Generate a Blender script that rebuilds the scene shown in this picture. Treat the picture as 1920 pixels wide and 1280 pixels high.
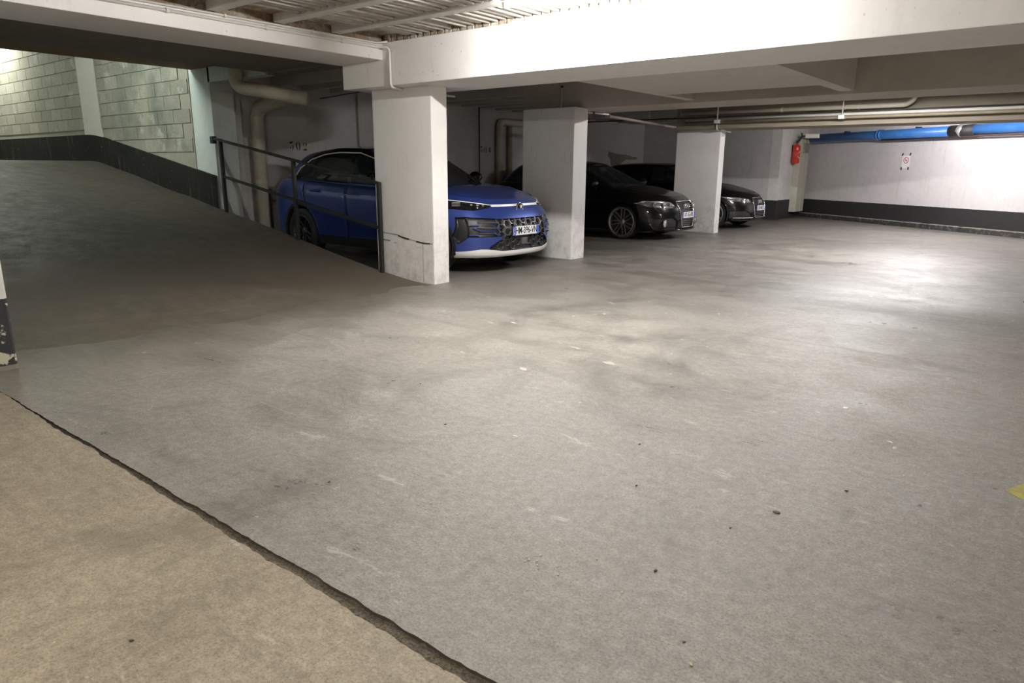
import bpy, bmesh, math, random
from mathutils import Vector, Matrix
from mathutils.bvhtree import BVHTree
random.seed(7)
PI = math.pi
S = bpy.context.scene
COL = S.collection
for o in list(bpy.data.objects): bpy.data.objects.remove(o)

# ------------------------------------------------------------------ camera
# plan axes: +X runs along the cross beams towards the aisle, +Y along the column row, away from the camera
CAM = Vector((5.58, -5.52, 1.28))
th, pit, rol = math.radians(38.8), math.radians(13.95), math.radians(.37)
Rv = Vector((math.cos(th), math.sin(th), 0)); Fv = Vector((-math.sin(th), math.cos(th), 0)); Zv = Vector((0, 0, 1))
fwd = (Fv*math.cos(pit) - Zv*math.sin(pit)).normalized(); dn = (-Fv*math.sin(pit) - Zv*math.cos(pit)).normalized()
rx = Rv*math.cos(rol) - dn*math.sin(rol); dy = Rv*math.sin(rol) + dn*math.cos(rol)
cd = bpy.data.cameras.new('camera'); cam = bpy.data.objects.new('camera', cd); COL.objects.link(cam)
M = Matrix.Identity(4)
for i in range(3): M[i][0] = rx[i]; M[i][1] = -dy[i]; M[i][2] = -fwd[i]; M[i][3] = CAM[i]
cam.matrix_world = M
cd.sensor_width = 36; cd.lens = 1310/1920*36; cd.clip_start = .05; cd.clip_end = 100
S.camera = cam
# ------------------------------------------------------------------ world and exposure
w = bpy.data.worlds.new('world'); S.world = w; w.use_nodes = True
w.node_tree.nodes['Background'].inputs[0].default_value = (.75, .8, .9, 1); w.node_tree.nodes['Background'].inputs[1].default_value = .02
S.view_settings.view_transform = 'Standard'; S.view_settings.look = 'None'; S.view_settings.gamma = 1
S.view_settings.use_curve_mapping = False; S.view_settings.exposure = 0.0
TUBE = 900.0
LAMPS = [  # x, y, z, length along x, strength factor, colour
    (2.45, -.98, 2.50, 1.2, 1.3, (1.0, .97, .93)),
    (2.9, 5.9, 2.50, 1.2, 1.05, (1.0, .97, .97)),
    (3.1, 10.3, 2.45, 1.2, .85, (1.0, .97, .98)),
    (4.6, -6.6, 2.5, 1.2, .62, (1.0, .93, .82)),
    (9.3, 1.5, 2.5, 1.2, .35, (1.0, .96, .92)),  # added lamp out of view, put in to brighten the car fronts
]
RLAMPS = [  # lamps over the ramp
    (-5.6, -2.2, 3.7, 1.2, .55, (.90, 1.0, .93)),
    (-12.6, -.75, 4.1, 1.2, .75, (.93, 1.0, .90)),
]

# ------------------------------------------------------------------ helpers
def link(o, parent=None):
    COL.objects.link(o)
    if parent: o.parent = parent
    return o
def obj(name, bm, m, parent=None, smooth=False, kind=None, label=None):
    me = bpy.data.meshes.new(name)
    if smooth:
        for f in bm.faces: f.smooth = True
    bm.to_mesh(me); bm.free()
    if m:
        for x in (m if isinstance(m, (list, tuple)) else [m]): me.materials.append(x)
    o = bpy.data.objects.new(name, me); link(o, parent)
    if kind: o['kind'] = kind
    if label: o['label'] = label
    return o
def tag(o, label, cat, group=None):
    o['label'] = label; o['category'] = cat
    if group: o['group'] = group
    return o
def thing(name, label, cat, loc=(0, 0, 0), rz=0, group=None):
    o = bpy.data.objects.new(name, None); o.location = loc; o.rotation_euler = (0, 0, rz); o.empty_display_size = .1
    link(o); return tag(o, label, cat, group)
def dup(src, parent, loc=None, rot=None):
    c = src.copy(); link(c, parent)
    if loc is not None: c.location = loc
    if rot is not None: c.rotation_euler = rot
    return c
def box(bm, x0, x1, y0, y1, z0, z1, bev=0):
    vs = [bm.verts.new((x, y, z)) for x in (x0, x1) for y in (y0, y1) for z in (z0, z1)]
    fs = [(0, 1, 3, 2), (4, 6, 7, 5), (0, 4, 5, 1), (2, 3, 7, 6), (0, 2, 6, 4), (1, 5, 7, 3)]
    F = [bm.faces.new([vs[i] for i in f]) for f in fs]
    if bev:
        es = list({e for f in F for e in f.edges})
        bmesh.ops.bevel(bm, geom=es, offset=bev, segments=2, affect='EDGES', profile=.6)
    return bm
def bx(*a, bev=0):
    bm = bmesh.new(); box(bm, *a, bev=bev); bmesh.ops.recalc_face_normals(bm, faces=bm.faces[:]); return bm
def prism(bm, pts, axis, a, b):
    """2D polygon pts extruded from a to b along axis (0 x,1 y,2 z)"""
    def P(p, t):
        v = [0, 0, 0]; k = [i for i in range(3) if i != axis]; v[k[0]], v[k[1]], v[axis] = p[0], p[1], t; return v
    A = [bm.verts.new(P(p, a)) for p in pts]; B = [bm.verts.new(P(p, b)) for p in pts]; n = len(pts)
    bm.faces.new(A); bm.faces.new(B[::-1])
    for i in range(n): bm.faces.new((A[i], B[i], B[(i+1) % n], A[(i+1) % n]))
    bmesh.ops.recalc_face_normals(bm, faces=bm.faces[:])
    return bm
def tube(bm, pts, r, seg=12, cap=True):
    pts = [Vector(p) for p in pts]; rings = []; up = None
    for i, p in enumerate(pts):
        d = ((pts[i+1]-p).normalized() if i < len(pts)-1 else Vector((0, 0, 0))) + ((p-pts[i-1]).normalized() if i else Vector((0, 0, 0)))
        d.normalize()
        if up is None: up = Vector((0, 0, 1)) if abs(d.z) < .9 else Vector((1, 0, 0))
        s = d.cross(up).normalized(); t = s.cross(d).normalized(); up = t
        rr = r[i] if isinstance(r, (list, tuple)) else r
        rings.append([bm.verts.new(p + s*math.cos(2*PI*k/seg)*rr + t*math.sin(2*PI*k/seg)*rr) for k in range(seg)])
    for a, b in zip(rings, rings[1:]):
        for k in range(seg): bm.faces.new((a[k], a[(k+1) % seg], b[(k+1) % seg], b[k]))
    if cap: bm.faces.new(rings[0][::-1]); bm.faces.new(rings[-1])
    bmesh.ops.recalc_face_normals(bm, faces=bm.faces[:])
    return bm
def arc_path(pts, r=.1, n=5):
    """round the corners of a polyline"""
    pts = [Vector(p) for p in pts]; out = [pts[0]]
    for a, b, c in zip(pts, pts[1:], pts[2:]):
        u = (a-b).normalized(); v = (c-b).normalized(); rr = min(r, (a-b).length*.45, (c-b).length*.45)
        p, q = b+u*rr, b+v*rr
        for k in range(n+1):
            t = k/n; out.append(p*(1-t)**2 + b*2*t*(1-t) + q*t*t)
    out.append(pts[-1]); return out
def lathe(bm, prof, seg=32, axis='y', c=(0, 0, 0), closed=False):
    rings = []
    for r, h in prof:
        ring = []
        for k in range(seg):
            a = 2*PI*k/seg
            v = {'y': (r*math.cos(a), h, r*math.sin(a)), 'z': (r*math.cos(a), r*math.sin(a), h), 'x': (h, r*math.cos(a), r*math.sin(a))}[axis]
            ring.append(bm.verts.new((v[0]+c[0], v[1]+c[1], v[2]+c[2])))
        rings.append(ring)
    pr = list(zip(rings, rings[1:])) + ([(rings[-1], rings[0])] if closed else [])
    for a, b in pr:
        for k in range(seg): bm.faces.new((a[k], a[(k+1) % seg], b[(k+1) % seg], b[k]))
    bmesh.ops.recalc_face_normals(bm, faces=bm.faces[:])
    return bm
def lerp_tab(t, tab):
    if t <= tab[0][0]: return tab[0][1]
    for (a, x), (b, y) in zip(tab, tab[1:]):
        if t <= b: return x + (y-x)*(t-a)/(b-a)
    return tab[-1][1]
def spl(t, tab):
    """monotone-ish smooth interpolation (cubic hermite)"""
    n = len(tab)
    if t <= tab[0][0]: return tab[0][1]
    if t >= tab[-1][0]: return tab[-1][1]
    sl = []
    for i in range(n):
        if i == 0: m = (tab[1][1]-tab[0][1])/(tab[1][0]-tab[0][0])
        elif i == n-1: m = (tab[-1][1]-tab[-2][1])/(tab[-1][0]-tab[-2][0])
        else:
            m1 = (tab[i][1]-tab[i-1][1])/(tab[i][0]-tab[i-1][0]); m2 = (tab[i+1][1]-tab[i][1])/(tab[i+1][0]-tab[i][0])
            m = 0 if m1*m2 <= 0 else 2*m1*m2/(m1+m2)
        sl.append(m)
    for i in range(n-1):
        a, x = tab[i]; b, y = tab[i+1]
        if t <= b:
            h = b-a; u = (t-a)/h
            return (2*u**3-3*u*u+1)*x + (u**3-2*u*u+u)*h*sl[i] + (-2*u**3+3*u*u)*y + (u**3-u*u)*h*sl[i+1]

# ------------------------------------------------------------------ materials
class NT:
    def __init__(s, name):
        s.m = bpy.data.materials.new(name); s.m.use_nodes = True; s.t = s.m.node_tree; s.b = s.t.nodes['Principled BSDF']; s._c = None
    def n(s, typ, **kw):
        nd = s.t.nodes.new(typ)
        for k, v in kw.items(): setattr(nd, k, v)
        return nd
    def l(s, a, b): s.t.links.new(a, b)
    def co(s):
        if s._c is None: s._c = s.n('ShaderNodeNewGeometry').outputs['Position']
        return s._c
    def map(s, scale=(1, 1, 1), rot=(0, 0, 0), src=None):
        m = s.n('ShaderNodeMapping'); s.l(src or s.co(), m.inputs[0]); m.inputs['Scale'].default_value = scale; m.inputs['Rotation'].default_value = rot; return m.outputs[0]
    def noise(s, sc, det=4, rough=.55, vec=None, dist=0):
        n = s.n('ShaderNodeTexNoise'); s.l(vec or s.co(), n.inputs['Vector']); n.inputs['Scale'].default_value = sc; n.inputs['Detail'].default_value = det
        n.inputs['Roughness'].default_value = rough; n.inputs['Distortion'].default_value = dist; return n.outputs['Fac']
    def vor(s, sc, vec=None, feature='F1'):
        n = s.n('ShaderNodeTexVoronoi', feature=feature); s.l(vec or s.co(), n.inputs['Vector']); n.inputs['Scale'].default_value = sc; return n
    def ramp(s, fac, stops):
        r = s.n('ShaderNodeValToRGB'); e = r.color_ramp.elements
        while len(e) < len(stops): e.new(.5)
        for i, (p, c) in enumerate(stops):
            e[i].position = p; e[i].color = (c, c, c, 1) if isinstance(c, (int, float)) else (*c, 1)
        s.l(fac, r.inputs[0]); return r.outputs[0]
    def mix(s, fac, a, b, mode='MIX'):
        m = s.n('ShaderNodeMix', data_type='RGBA', blend_type=mode)
        for sock, v in ((m.inputs[0], fac), (m.inputs[6], a), (m.inputs[7], b)):
            if isinstance(v, (int, float)): sock.default_value = v
            elif isinstance(v, tuple): sock.default_value = (*v, 1)
            else: s.l(v, sock)
        return m.outputs[2]
    def math(s, op, a, b=0):
        m = s.n('ShaderNodeMath', operation=op)
        for sock, v in zip(m.inputs, (a, b)):
            if isinstance(v, (int, float)): sock.default_value = v
            else: s.l(v, sock)
        return m.outputs[0]
    def sep(s, vec=None):
        x = s.n('ShaderNodeSeparateXYZ'); s.l(vec or s.co(), x.inputs[0]); return x.outputs
    def set(s, col=None, rough=None, metal=None, spec=None, coat=None, bump=None, bd=.01, bs=.5):
        for k, v in (('Base Color', col), ('Roughness', rough), ('Metallic', metal), ('Specular IOR Level', spec), ('Coat Weight', coat)):
            if v is None: continue
            if isinstance(v, tuple): s.b.inputs[k].default_value = (*v, 1)
            elif isinstance(v, (int, float)): s.b.inputs[k].default_value = v
            else: s.l(v, s.b.inputs[k])
        if bump is not None:
            b = s.n('ShaderNodeBump'); b.inputs['Strength'].default_value = bs; b.inputs['Distance'].default_value = bd
            s.l(bump, b.inputs['Height']); s.l(b.outputs[0], s.b.inputs['Normal'])
        return s.m
def flat(name, col, rough=.5, metal=0, coat=0, spec=None, var=0):
    t = NT(name)
    c = col
    if var:
        f = t.noise(9, 5); c = t.mix(f, tuple(x*(1-var) for x in col), tuple(min(1, x*(1+var)) for x in col))
    t.set(c, rough, metal, spec, coat)
    return t.m
def paint_wall(name, base, dirt, amt=.5, bands=None, rough=.75, stain=None):
    """painted concrete: mottled, formwork bands, drips; bands = list of (height, colour) painted below that height"""
    t = NT(name)
    n1 = t.noise(1.1, 6, .6); n2 = t.noise(7, 6, .65); n3 = t.noise(60, 3)
    c = t.mix(t.ramp(n1, [(.3, 0), (.75, amt)]), base, dirt)
    c = t.mix(t.ramp(n2, [(.45, 0), (.8, amt*.6)]), c, tuple(x*.8 for x in dirt))
    st = t.noise(2.2, 5, .6, t.map((5, 5, .45)))
    c = t.mix(t.ramp(st, [(.58, 0), (.72, .35*amt)]), c, (.33, .29, .24))
    pits = t.ramp(t.noise(26, 2), [(.70, 0), (.74, .45)])
    c = t.mix(pits, c, (.25, .23, .21))
    if stain: c = stain(t, c)
    if bands:
        z = t.sep()[2]
        zz = t.math('ADD', z, t.math('MULTIPLY', t.math('SUBTRACT', t.noise(9, 4), .5), .012))
        for h, bc in bands:
            chip = t.ramp(t.noise(5, 6, .7), [(.70, 0), (.73, .8)])
            bcol = t.mix(chip, bc, (.16, .15, .14))
            c = t.mix(t.math('LESS_THAN', zz, h), c, bcol)
    t.set(c, rough, bump=t.math('ADD', t.math('MULTIPLY', n2, .6), t.math('MULTIPLY', n3, .25)), bd=.012, bs=.45)
    return t.m
WHITE = (.74, .72, .70); DIRT = (.47, .45, .42); BLACK = (.028, .028, .028)
M_wall = paint_wall('painted concrete white', WHITE, DIRT, .55, [(.5, BLACK)])
M_bay = paint_wall('painted concrete bay', (.56, .545, .53), (.40, .385, .37), .7)
M_beam = paint_wall('painted concrete beam', (.78, .76, .745), (.62, .60, .58), .3)
M_soff = paint_wall('concrete soffit', (.56, .53, .49), (.44, .41, .37), .5)
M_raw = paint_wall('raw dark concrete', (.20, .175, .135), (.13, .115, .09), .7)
M_joist = paint_wall('painted joist', (.60, .58, .54), (.46, .43, .38), .5)

def col_mat():
    t = NT('painted concrete column')
    n1 = t.noise(1.6, 6, .6); n2 = t.noise(9, 6, .7)
    c = t.mix(t.ramp(n1, [(.3, 0), (.75, .5)]), (.80, .785, .765), (.64, .62, .59))
    x, y, z = t.sep()[0:3]
    low = t.ramp(z, [(0, 1), (.9, 0)])
    g = t.math('MULTIPLY', t.ramp(n2, [(.45, 0), (.62, 1)]), low)
    c = t.mix(t.math('MULTIPLY', g, .45), c, (.36, .33, .29))
    drip = t.noise(3, 4, .6, t.map((11, 11, .9)))
    c = t.mix(t.ramp(drip, [(.62, 0), (.72, .4)]), c, (.42, .40, .37))
    sc = t.noise(2.2, 5, .7, t.map((1.5, 1.5, 16)), 1.2)
    band = t.math('MULTIPLY', t.ramp(sc, [(.64, 0), (.67, 1)]), t.ramp(z, [(.30, 0), (.38, 1), (.62, 1), (.7, 0)]))
    c = t.mix(t.math('MULTIPLY', band, .7), c, (.12, .11, .11))
    t.set(c, .7, bump=n2, bd=.01, bs=.4); return t.m
M_col = col_mat()

def floor_mat(name, base, alt, left=False):
    t = NT(name)
    big = t.noise(.5, 7, .66, dist=.7); mid = t.noise(2.3, 8, .7, dist=.6); fine = t.noise(22, 7, .75); grit = t.noise(105, 5, .85); lg = t.noise(1.1, 8, .72, t.map((.55, 1.6, 1), (0, 0, -.25)), 1.0)
    c = t.mix(t.ramp(big, [(.38, 0), (.60, 1)]), base, alt)
    c = t.mix(t.ramp(lg, [(.36, .75), (.50, 0)]), c, tuple(x*.60 for x in base))
    c = t.mix(t.ramp(mid, [(.36, .6), (.50, 0)]), c, tuple(x*.66 for x in base))
    c = t.mix(t.ramp(mid, [(.54, 0), (.70, .55)]), c, tuple(min(1, x*1.4) for x in alt))
    c = t.mix(.55, c, t.mix(t.ramp(fine, [(.32, 0), (.68, 1)]), tuple(x*.60 for x in base), tuple(x*1.35 for x in alt)))
    c = t.mix(t.ramp(grit, [(.36, .8), (.50, 0)]), c, tuple(x*.42 for x in base))
    c = t.mix(t.ramp(grit, [(.56, 0), (.70, .6)]), c, (.58, .54, .48))
    # pale scuffs, long and thin, and small paint-white chips
    s1 = t.noise(1.9, 7, .75, t.map((1.0, 2.6, 1), (0, 0, .5)), 1.6)
    c = t.mix(t.ramp(s1, [(.62, 0), (.66, .50)]), c, (.52, .49, .455))
    s2 = t.noise(5.5, 4, .6, t.map((1, 1, 1), (0, 0, .2)), .8)
    c = t.mix(t.ramp(s2, [(.715, 0), (.73, .8)]), c, (.66, .64, .60))
    s3 = t.noise(3.0, 3, .55, t.map((.5, 14, 1), (0, 0, 1.05)), .3)
    c = t.mix(t.ramp(s3, [(.70, 0), (.73, .35)]), c, (.50, .48, .45))
    # dark oil drops
    v = t.vor(1.7, t.map((1, 1, 0)))
    dd = t.math('ADD', v.outputs['Distance'], t.math('MULTIPLY', t.math('SUBTRACT', fine, .5), .06))
    c = t.mix(t.ramp(dd, [(.015, .45), (.05, 0)]), c, (.09, .082, .07))
    v2 = t.vor(5.2, t.map((1, 1, 0)))
    d2 = t.math('ADD', v2.outputs['Distance'], t.math('MULTIPLY', t.math('SUBTRACT', fine, .5), .07))
    c = t.mix(t.ramp(d2, [(.02, .5), (.055, 0)]), c, (.11, .095, .08))
    st = t.noise(.8, 7, .7, t.map((1, .6, 1)), 1.0)
    c = t.mix(t.ramp(st, [(.55, 0), (.68, .55)]), c, tuple(x*.45 for x in base))
    tyre = t.noise(1.2, 3, .6, t.map((.25, 7, 1), (0, 0, .35)))
    c = t.mix(t.ramp(tyre, [(.60, 0), (.70, .28)]), c, (.11, .105, .095))
    if not left:
        x, y, z = t.sep()[0:3]
        xx = t.math('ADD', t.math('MULTIPLY', x, -.25), .25)   # floor colour gets darker from the aisle into the parking bays
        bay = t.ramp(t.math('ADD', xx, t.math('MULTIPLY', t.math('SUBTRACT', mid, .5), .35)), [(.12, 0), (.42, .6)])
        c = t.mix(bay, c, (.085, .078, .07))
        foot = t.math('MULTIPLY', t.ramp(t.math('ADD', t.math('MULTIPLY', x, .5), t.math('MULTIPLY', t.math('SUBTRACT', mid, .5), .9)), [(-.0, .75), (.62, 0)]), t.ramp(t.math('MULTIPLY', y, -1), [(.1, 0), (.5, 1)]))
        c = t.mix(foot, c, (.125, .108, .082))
    ro = t.math('ADD', t.math('MULTIPLY', t.ramp(mid, [(.38, 0), (.62, 1)]), .20), t.math('MULTIPLY', t.ramp(lg, [(.4, 0), (.6, 1)]), .16))
    ro = t.math('ADD', ro, t.math('MULTIPLY', t.ramp(fine, [(.3, 0), (.7, 1)]), .05))
    ro = t.math('ADD', ro, .38 if left else .245)
    h = t.math('ADD', t.math('MULTIPLY', mid, 1.1), t.math('ADD', t.math('MULTIPLY', fine, .45), t.math('MULTIPLY', grit, .16)))
    t.set(c, ro, spec=.5, bump=h, bd=.016, bs=.6); return t.m
M_floor = floor_mat('garage floor concrete', (.205, .190, .165), (.30, .280, .25))
M_floor2 = floor_mat('garage floor concrete beige', (.265, .225, .165), (.37, .32, .245), True)

def ramp_mat():
    t = NT('ramp concrete')
    big = t.noise(.7, 6, .6, dist=.5); mid = t.noise(5, 7, .7); grit = t.noise(48, 5, .85)
    x, y, z = t.sep()[0:3]
    c = t.mix(t.ramp(big, [(.35, 0), (.65, 1)]), (.040, .034, .024), (.070, .060, .044))
    c = t.mix(t.ramp(grit, [(.38, .9), (.52, 0)]), c, (.016, .014, .010))
    c = t.mix(t.ramp(grit, [(.55, 0), (.68, .6)]), c, (.22, .195, .15))
    c = t.mix(t.ramp(mid, [(.4, .4), (.55, 0)]), c, (.05, .043, .033))
    lowp = t.ramp(t.math('ADD', z, t.math('MULTIPLY', t.math('SUBTRACT', big, .5), .25)), [(0, 1), (.10, .75), (.42, 0)])
    c = t.mix(lowp, c, t.mix(t.ramp(mid, [(.35, 0), (.65, 1)]), (.135, .112, .078), (.25, .215, .16)))
    right = t.math('MULTIPLY', t.ramp(t.math('ADD', t.math('MULTIPLY', y, .25), t.math('ADD', 1.0, t.math('MULTIPLY', mid, .2))), [(.62, 0), (1.0, .55)]), .9)
    c = t.mix(right, c, (.15, .124, .085))
    t.set(c, t.ramp(mid, [(.3, .40), (.7, .70)]), spec=.4, bump=t.math('ADD', mid, t.math('MULTIPLY', grit, 1.0)), bd=.03, bs=1.0); return t.m
M_ramp = ramp_mat()
def block_mat():
    t = NT('concrete block')
    oi = t.n('ShaderNodeObjectInfo'); r = oi.outputs['Random']
    g = t.noise(45, 5, .7); n = t.noise(1.2, 5)
    c = t.mix(r, (.34, .32, .255), (.45, .425, .35))
    c = t.mix(t.ramp(g, [(.35, .6), (.55, 0)]), c, (.2, .185, .15))
    x, y, z = t.sep()[0:3]
    # damp stain area towards the wall end
    m = t.math('MULTIPLY', t.ramp(t.math('ADD', t.math('MULTIPLY', x, .1), 1.0), [(.12, 0), (.26, .6), (.36, 1), (.46, 1), (.52, .35)]), t.ramp(n, [(.40, 0), (.62, .9)]))
    c = t.mix(t.math('MULTIPLY', m, .85), c, (.10, .12, .105))
    c = t.mix(t.ramp(t.noise(2.1, 5, .7), [(.58, 0), (.66, .55)]), c, (.58, .57, .52))
    t.set(c, .85, bump=t.math('ADD', g, n), bd=.01, bs=.7); return t.m
M_block = block_mat()
M_mortar = flat('mortar', (.33, .31, .255), .9, var=.2)
M_blackpaint = paint_wall('black dado paint', (.014, .014, .012), (.028, .026, .022), .6, rough=.85)
M_blackpaint.node_tree.nodes['Principled BSDF'].inputs['Specular IOR Level'].default_value = .15
M_rampwall = paint_wall('ramp wall white paint', (.62, .66, .62), (.45, .50, .47), .5)
M_pil = flat('ramp pilaster paint', (.66, .63, .55), .8, var=.06)
M_steel = flat('dark railing steel', (.014, .015, .014), .55, .1)
M_pipe = paint_wall('cream painted pipe', (.58, .54, .44), (.40, .36, .28), .6, rough=.5)
M_cond = flat('conduit white', (.66, .64, .60), .5, var=.08)
M_condk = flat('cable black', (.03, .03, .032), .5)
M_brownpipe = flat('brown painted pipe', (.30, .25, .17), .6, var=.3)
def blue_mat():
    t = NT('blue plastic pipe'); n = t.noise(6, 4)
    c = t.mix(t.ramp(n, [(.4, 0), (.7, .4)]), (.035, .16, .48), (.10, .25, .52))
    t.set(c, .4); return t.m
M_blue = blue_mat()
M_rubber = flat('black rubber sleeve', (.02, .02, .022), .6)
def tile_mat():
    t = NT('flaking hollow tile'); n = t.noise(5, 6, .7); f = t.noise(30, 4)
    x, y, z = t.sep()[0:3]
    c = t.mix(t.ramp(n, [(.42, 0), (.58, 1)]), (.30, .22, .15), (.52, .49, .43))
    lx = t.ramp(t.math('ADD', t.math('MULTIPLY', x, .5), t.math('ADD', .5, t.math('MULTIPLY', t.math('SUBTRACT', n, .5), .9))), [(.05, .85), (.55, 0)])
    c = t.mix(lx, c, (.24, .15, .085))
    c = t.mix(t.ramp(f, [(.35, .6), (.5, 0)]), c, (.17, .13, .10))
    t.set(c, .9, bump=t.math('ADD', n, f), bd=.02, bs=.8); return t.m
M_tile = tile_mat()
def emis(name, col, st):
    t = NT(name); t.set(tuple(c*.8 for c in col), .4); t.b.inputs['Emission Color'].default_value = (*col, 1); t.b.inputs['Emission Strength'].default_value = st; return t.m

# ------------------------------------------------------------------ setting: floor, joint, ramp
random.seed(11)
JY = -4.37
M_edge = flat('dirty slab edge', (.045, .038, .03), .95, var=.5)
def joint_w(x): return .012 + .034*max(0, min(1, (x-1.6)/3.2))
xs = [-.6+.018*i for i in range(int(12/.018))]
na = [0]; nb = [0]
for i in xs[1:]:
    na.append(na[-1]*.86+random.uniform(-.0028, .0028)); nb.append(nb[-1]*.84+random.uniform(-.0042, .0042))
ea = [(x, JY+joint_w(x)*.35+a) for x, a in zip(xs, na)]; eb = [(x, JY-joint_w(x)*.65+b-.003) for x, b in zip(xs, nb)]
def slab(name, edge, yo, m, extra):
    bm = bmesh.new()
    top = [bm.verts.new((x, y, 0)) for x, y in edge]; far = [bm.verts.new((x, yo, 0)) for x, y in edge]; low = [bm.verts.new((x, y, -.045)) for x, y in edge]
    for i in range(len(edge)-1):
        bm.faces.new((top[i], top[i+1], far[i+1], far[i])); bm.faces.new((low[i], low[i+1], top[i+1], top[i]))
    for q in extra:
        bm.faces.new([bm.verts.new((x, y, 0)) for x, y in q])
    bmesh.ops.recalc_face_normals(bm, faces=bm.faces[:])
    for f in bm.faces:
        if abs(f.normal.z) > .5 and f.normal.z < 0: f.normal_flip()
    for f in bm.faces:
        if abs(f.normal.z) < .5: f.material_index = 1
    return obj(name, bm, [m, M_edge], kind='structure')
x1 = xs[-1]

slab('floor', ea, 16.5, M_floor, [[(-6, -.05), (-.6, -.05), (-.6, 16.5), (-6, 16.5)]])
slab('floor', eb, -9, M_floor2, [])
bm = bmesh.new()
n = 700; prev = None
for i in range(n+1):
    x = -.6+12*i/n; row = [bm.verts.new((x, JY-joint_w(x)-.02+k*.02+ (0 if k not in (0,) else 0), -.011+random.uniform(-.004, .004))) for k in range(5)]
    if prev:
        for k in range(4): bm.faces.new((prev[k], row[k], row[k+1], prev[k+1]))
    prev = row
t = NT('joint dirt'); g = t.noise(120, 4, .8); t.set(t.mix(t.ramp(g, [(.35, 0), (.65, 1)]), (.05, .042, .032), (.24, .20, .15)), .95, bump=g, bd=.01, bs=1)
jf = obj('trim_1', bm, t.m, kind='structure')

def rz(d):
    """ramp height at distance d behind the column row"""
    d0, d1, s = -.12, .88, .169
    if d < d0: return -.015
    if d < d1: z = .5*s*(d-d0)**2/(d1-d0)
    else: z = .5*s*(d1-d0)+s*(d-d1)
    e0 = 8.0
    if d > e0:
        q = min(d-e0, .8); z = .5*s*(d1-d0)+s*(e0-d1) + s*(q-q*q/1.6)
    return z
bm = bmesh.new(); rows = []
for i in range(150):
    d = -.35+.1*i if i < 120 else -.35+12+(i-119)*.35
    row = []
    for k in range(29):
        y = -4.35+4.3*k/28
        wob = .012*math.sin(y*2.1+.4)+.006*math.sin(y*7+d*3)
        row.append(bm.verts.new((-d, y, rz(d+wob*6) + (.003*math.sin(y*5+d*4) if d > 0 else 0)-.001)))
    rows.append(row)
for a, b in zip(rows, rows[1:]):
    for k in range(28): bm.faces.new((a[k], a[k+1], b[k+1], b[k]))
# side wall of the ramp towards the bay
for a, b in zip(rows, rows[1:]):
    va, vb = a[28], b[28]
    q = [va, vb, bm.verts.new((vb.co.x, vb.co.y, -.05)), bm.verts.new((va.co.x, va.co.y, -.05))]; bm.faces.new(q)
bmesh.ops.recalc_face_normals(bm, faces=bm.faces[:])
for f in bm.faces:
    if f.normal.z < -.5: f.normal_flip()
obj('floor_ramp', bm, M_ramp, smooth=False, kind='structure')

# ------------------------------------------------------------------ setting: walls
def struct(name, bm, m, parent=None): return obj(name, bm, m, parent, kind='structure')
# back wall, skewed in plan, with kerb and black band
A = Vector((-.59, 15.25, 0)); B = Vector((4.74, 11.6, 0)); wd = (B-A).normalized(); wn = Vector((wd.y, -wd.x, 0))   # wn points to the aisle
def bw(s, off, z): return A + wd*s + wn*off + Vector((0, 0, z))
def bwbox(bm, s0, s1, o0, o1, z0, z1):
    vs = [bm.verts.new(bw(s, o, z)) for s in (s0, s1) for o in (o0, o1) for z in (z0, z1)]
    for f in [(0, 1, 3, 2), (4, 6, 7, 5), (0, 4, 5, 1), (2, 3, 7, 6), (0, 2, 6, 4), (1, 5, 7, 3)]: bm.faces.new([vs[i] for i in f])
    bmesh.ops.recalc_face_normals(bm, faces=bm.faces[:]); return bm
def wstain(t, c):
    d = t.noise(1.1, 5, .7, t.map((4.5, 4.5, .35)), .3)
    c = t.mix(t.ramp(d, [(.60, 0), (.68, .35)]), c, (.45, .38, .27))
    return t.mix(t.ramp(t.noise(.8, 6, .7), [(.55, 0), (.7, .25)]), c, (.5, .47, .45))
M_wback = paint_wall('painted back wall', (.70, .67, .67), (.56, .53, .53), .5, [(.49, (.022, .022, .022))], stain=wstain)
struct('wall_back', bwbox(bmesh.new(), -.3, 9.5, -.25, 0, -.05, 2.75), M_wback)
bm = bmesh.new()
n = 120; prevr = None
for i in range(n+1):   # kerb with a worn edge
    s = -.1+9.6*i/n; j = random.uniform(-.006, .006) - (.02 if random.random() < .08 else 0)
    row = [bm.verts.new(bw(s, -.01, .115+j*.4)), bm.verts.new(bw(s, .10+j, .112+j*.5)), bm.verts.new(bw(s, .125+j, -.02))]
    if prevr:
        for k in range(2): bm.faces.new((prevr[k], row[k], row[k+1], prevr[k+1]))
    prevr = row
t = NT('kerb paint'); z = t.sep()[2]; nn = t.noise(14, 5, .7)
zz = t.math('ADD', z, t.math('MULTIPLY', t.math('SUBTRACT', nn, .5), .03))
cc = t.mix(t.ramp(zz, [(.095, 0), (.108, 1)]), t.mix(t.ramp(nn, [(.55, 0), (.66, .5)]), (.03, .03, .028), (.22, .2, .18)), (.33, .31, .28))
t.set(cc, .7, bump=nn, bd=.01)
obj('baseboard_back', bm, t.m, kind='structure')
# stub of wall between the last bay and the back wall, black below .5
M_wside = paint_wall('painted side wall', (.60, .585, .58), (.46, .44, .43), .6, [(.5, BLACK)])
struct('wall_end', bx(-6, -.95, 13.25, 13.5, -.05, 2.75), M_wside)
struct('wall_stub', bx(-.95, -.70, 13.25, 15.6, -.05, 2.75), M_wall)
# rear wall of the bays
struct('wall_rear', bx(-4.85, -4.65, -.0, 13.5, -.05, 2.8), M_bay)
obj('trim_2', bx(-4.65, -4.60, 2.80, 3.24, 0, 2.6), M_bay, kind='structure')
obj('trim_3', bx(-4.65, -4.52, 0.30, .50, 0, 2.6), M_bay, kind='structure')
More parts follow.
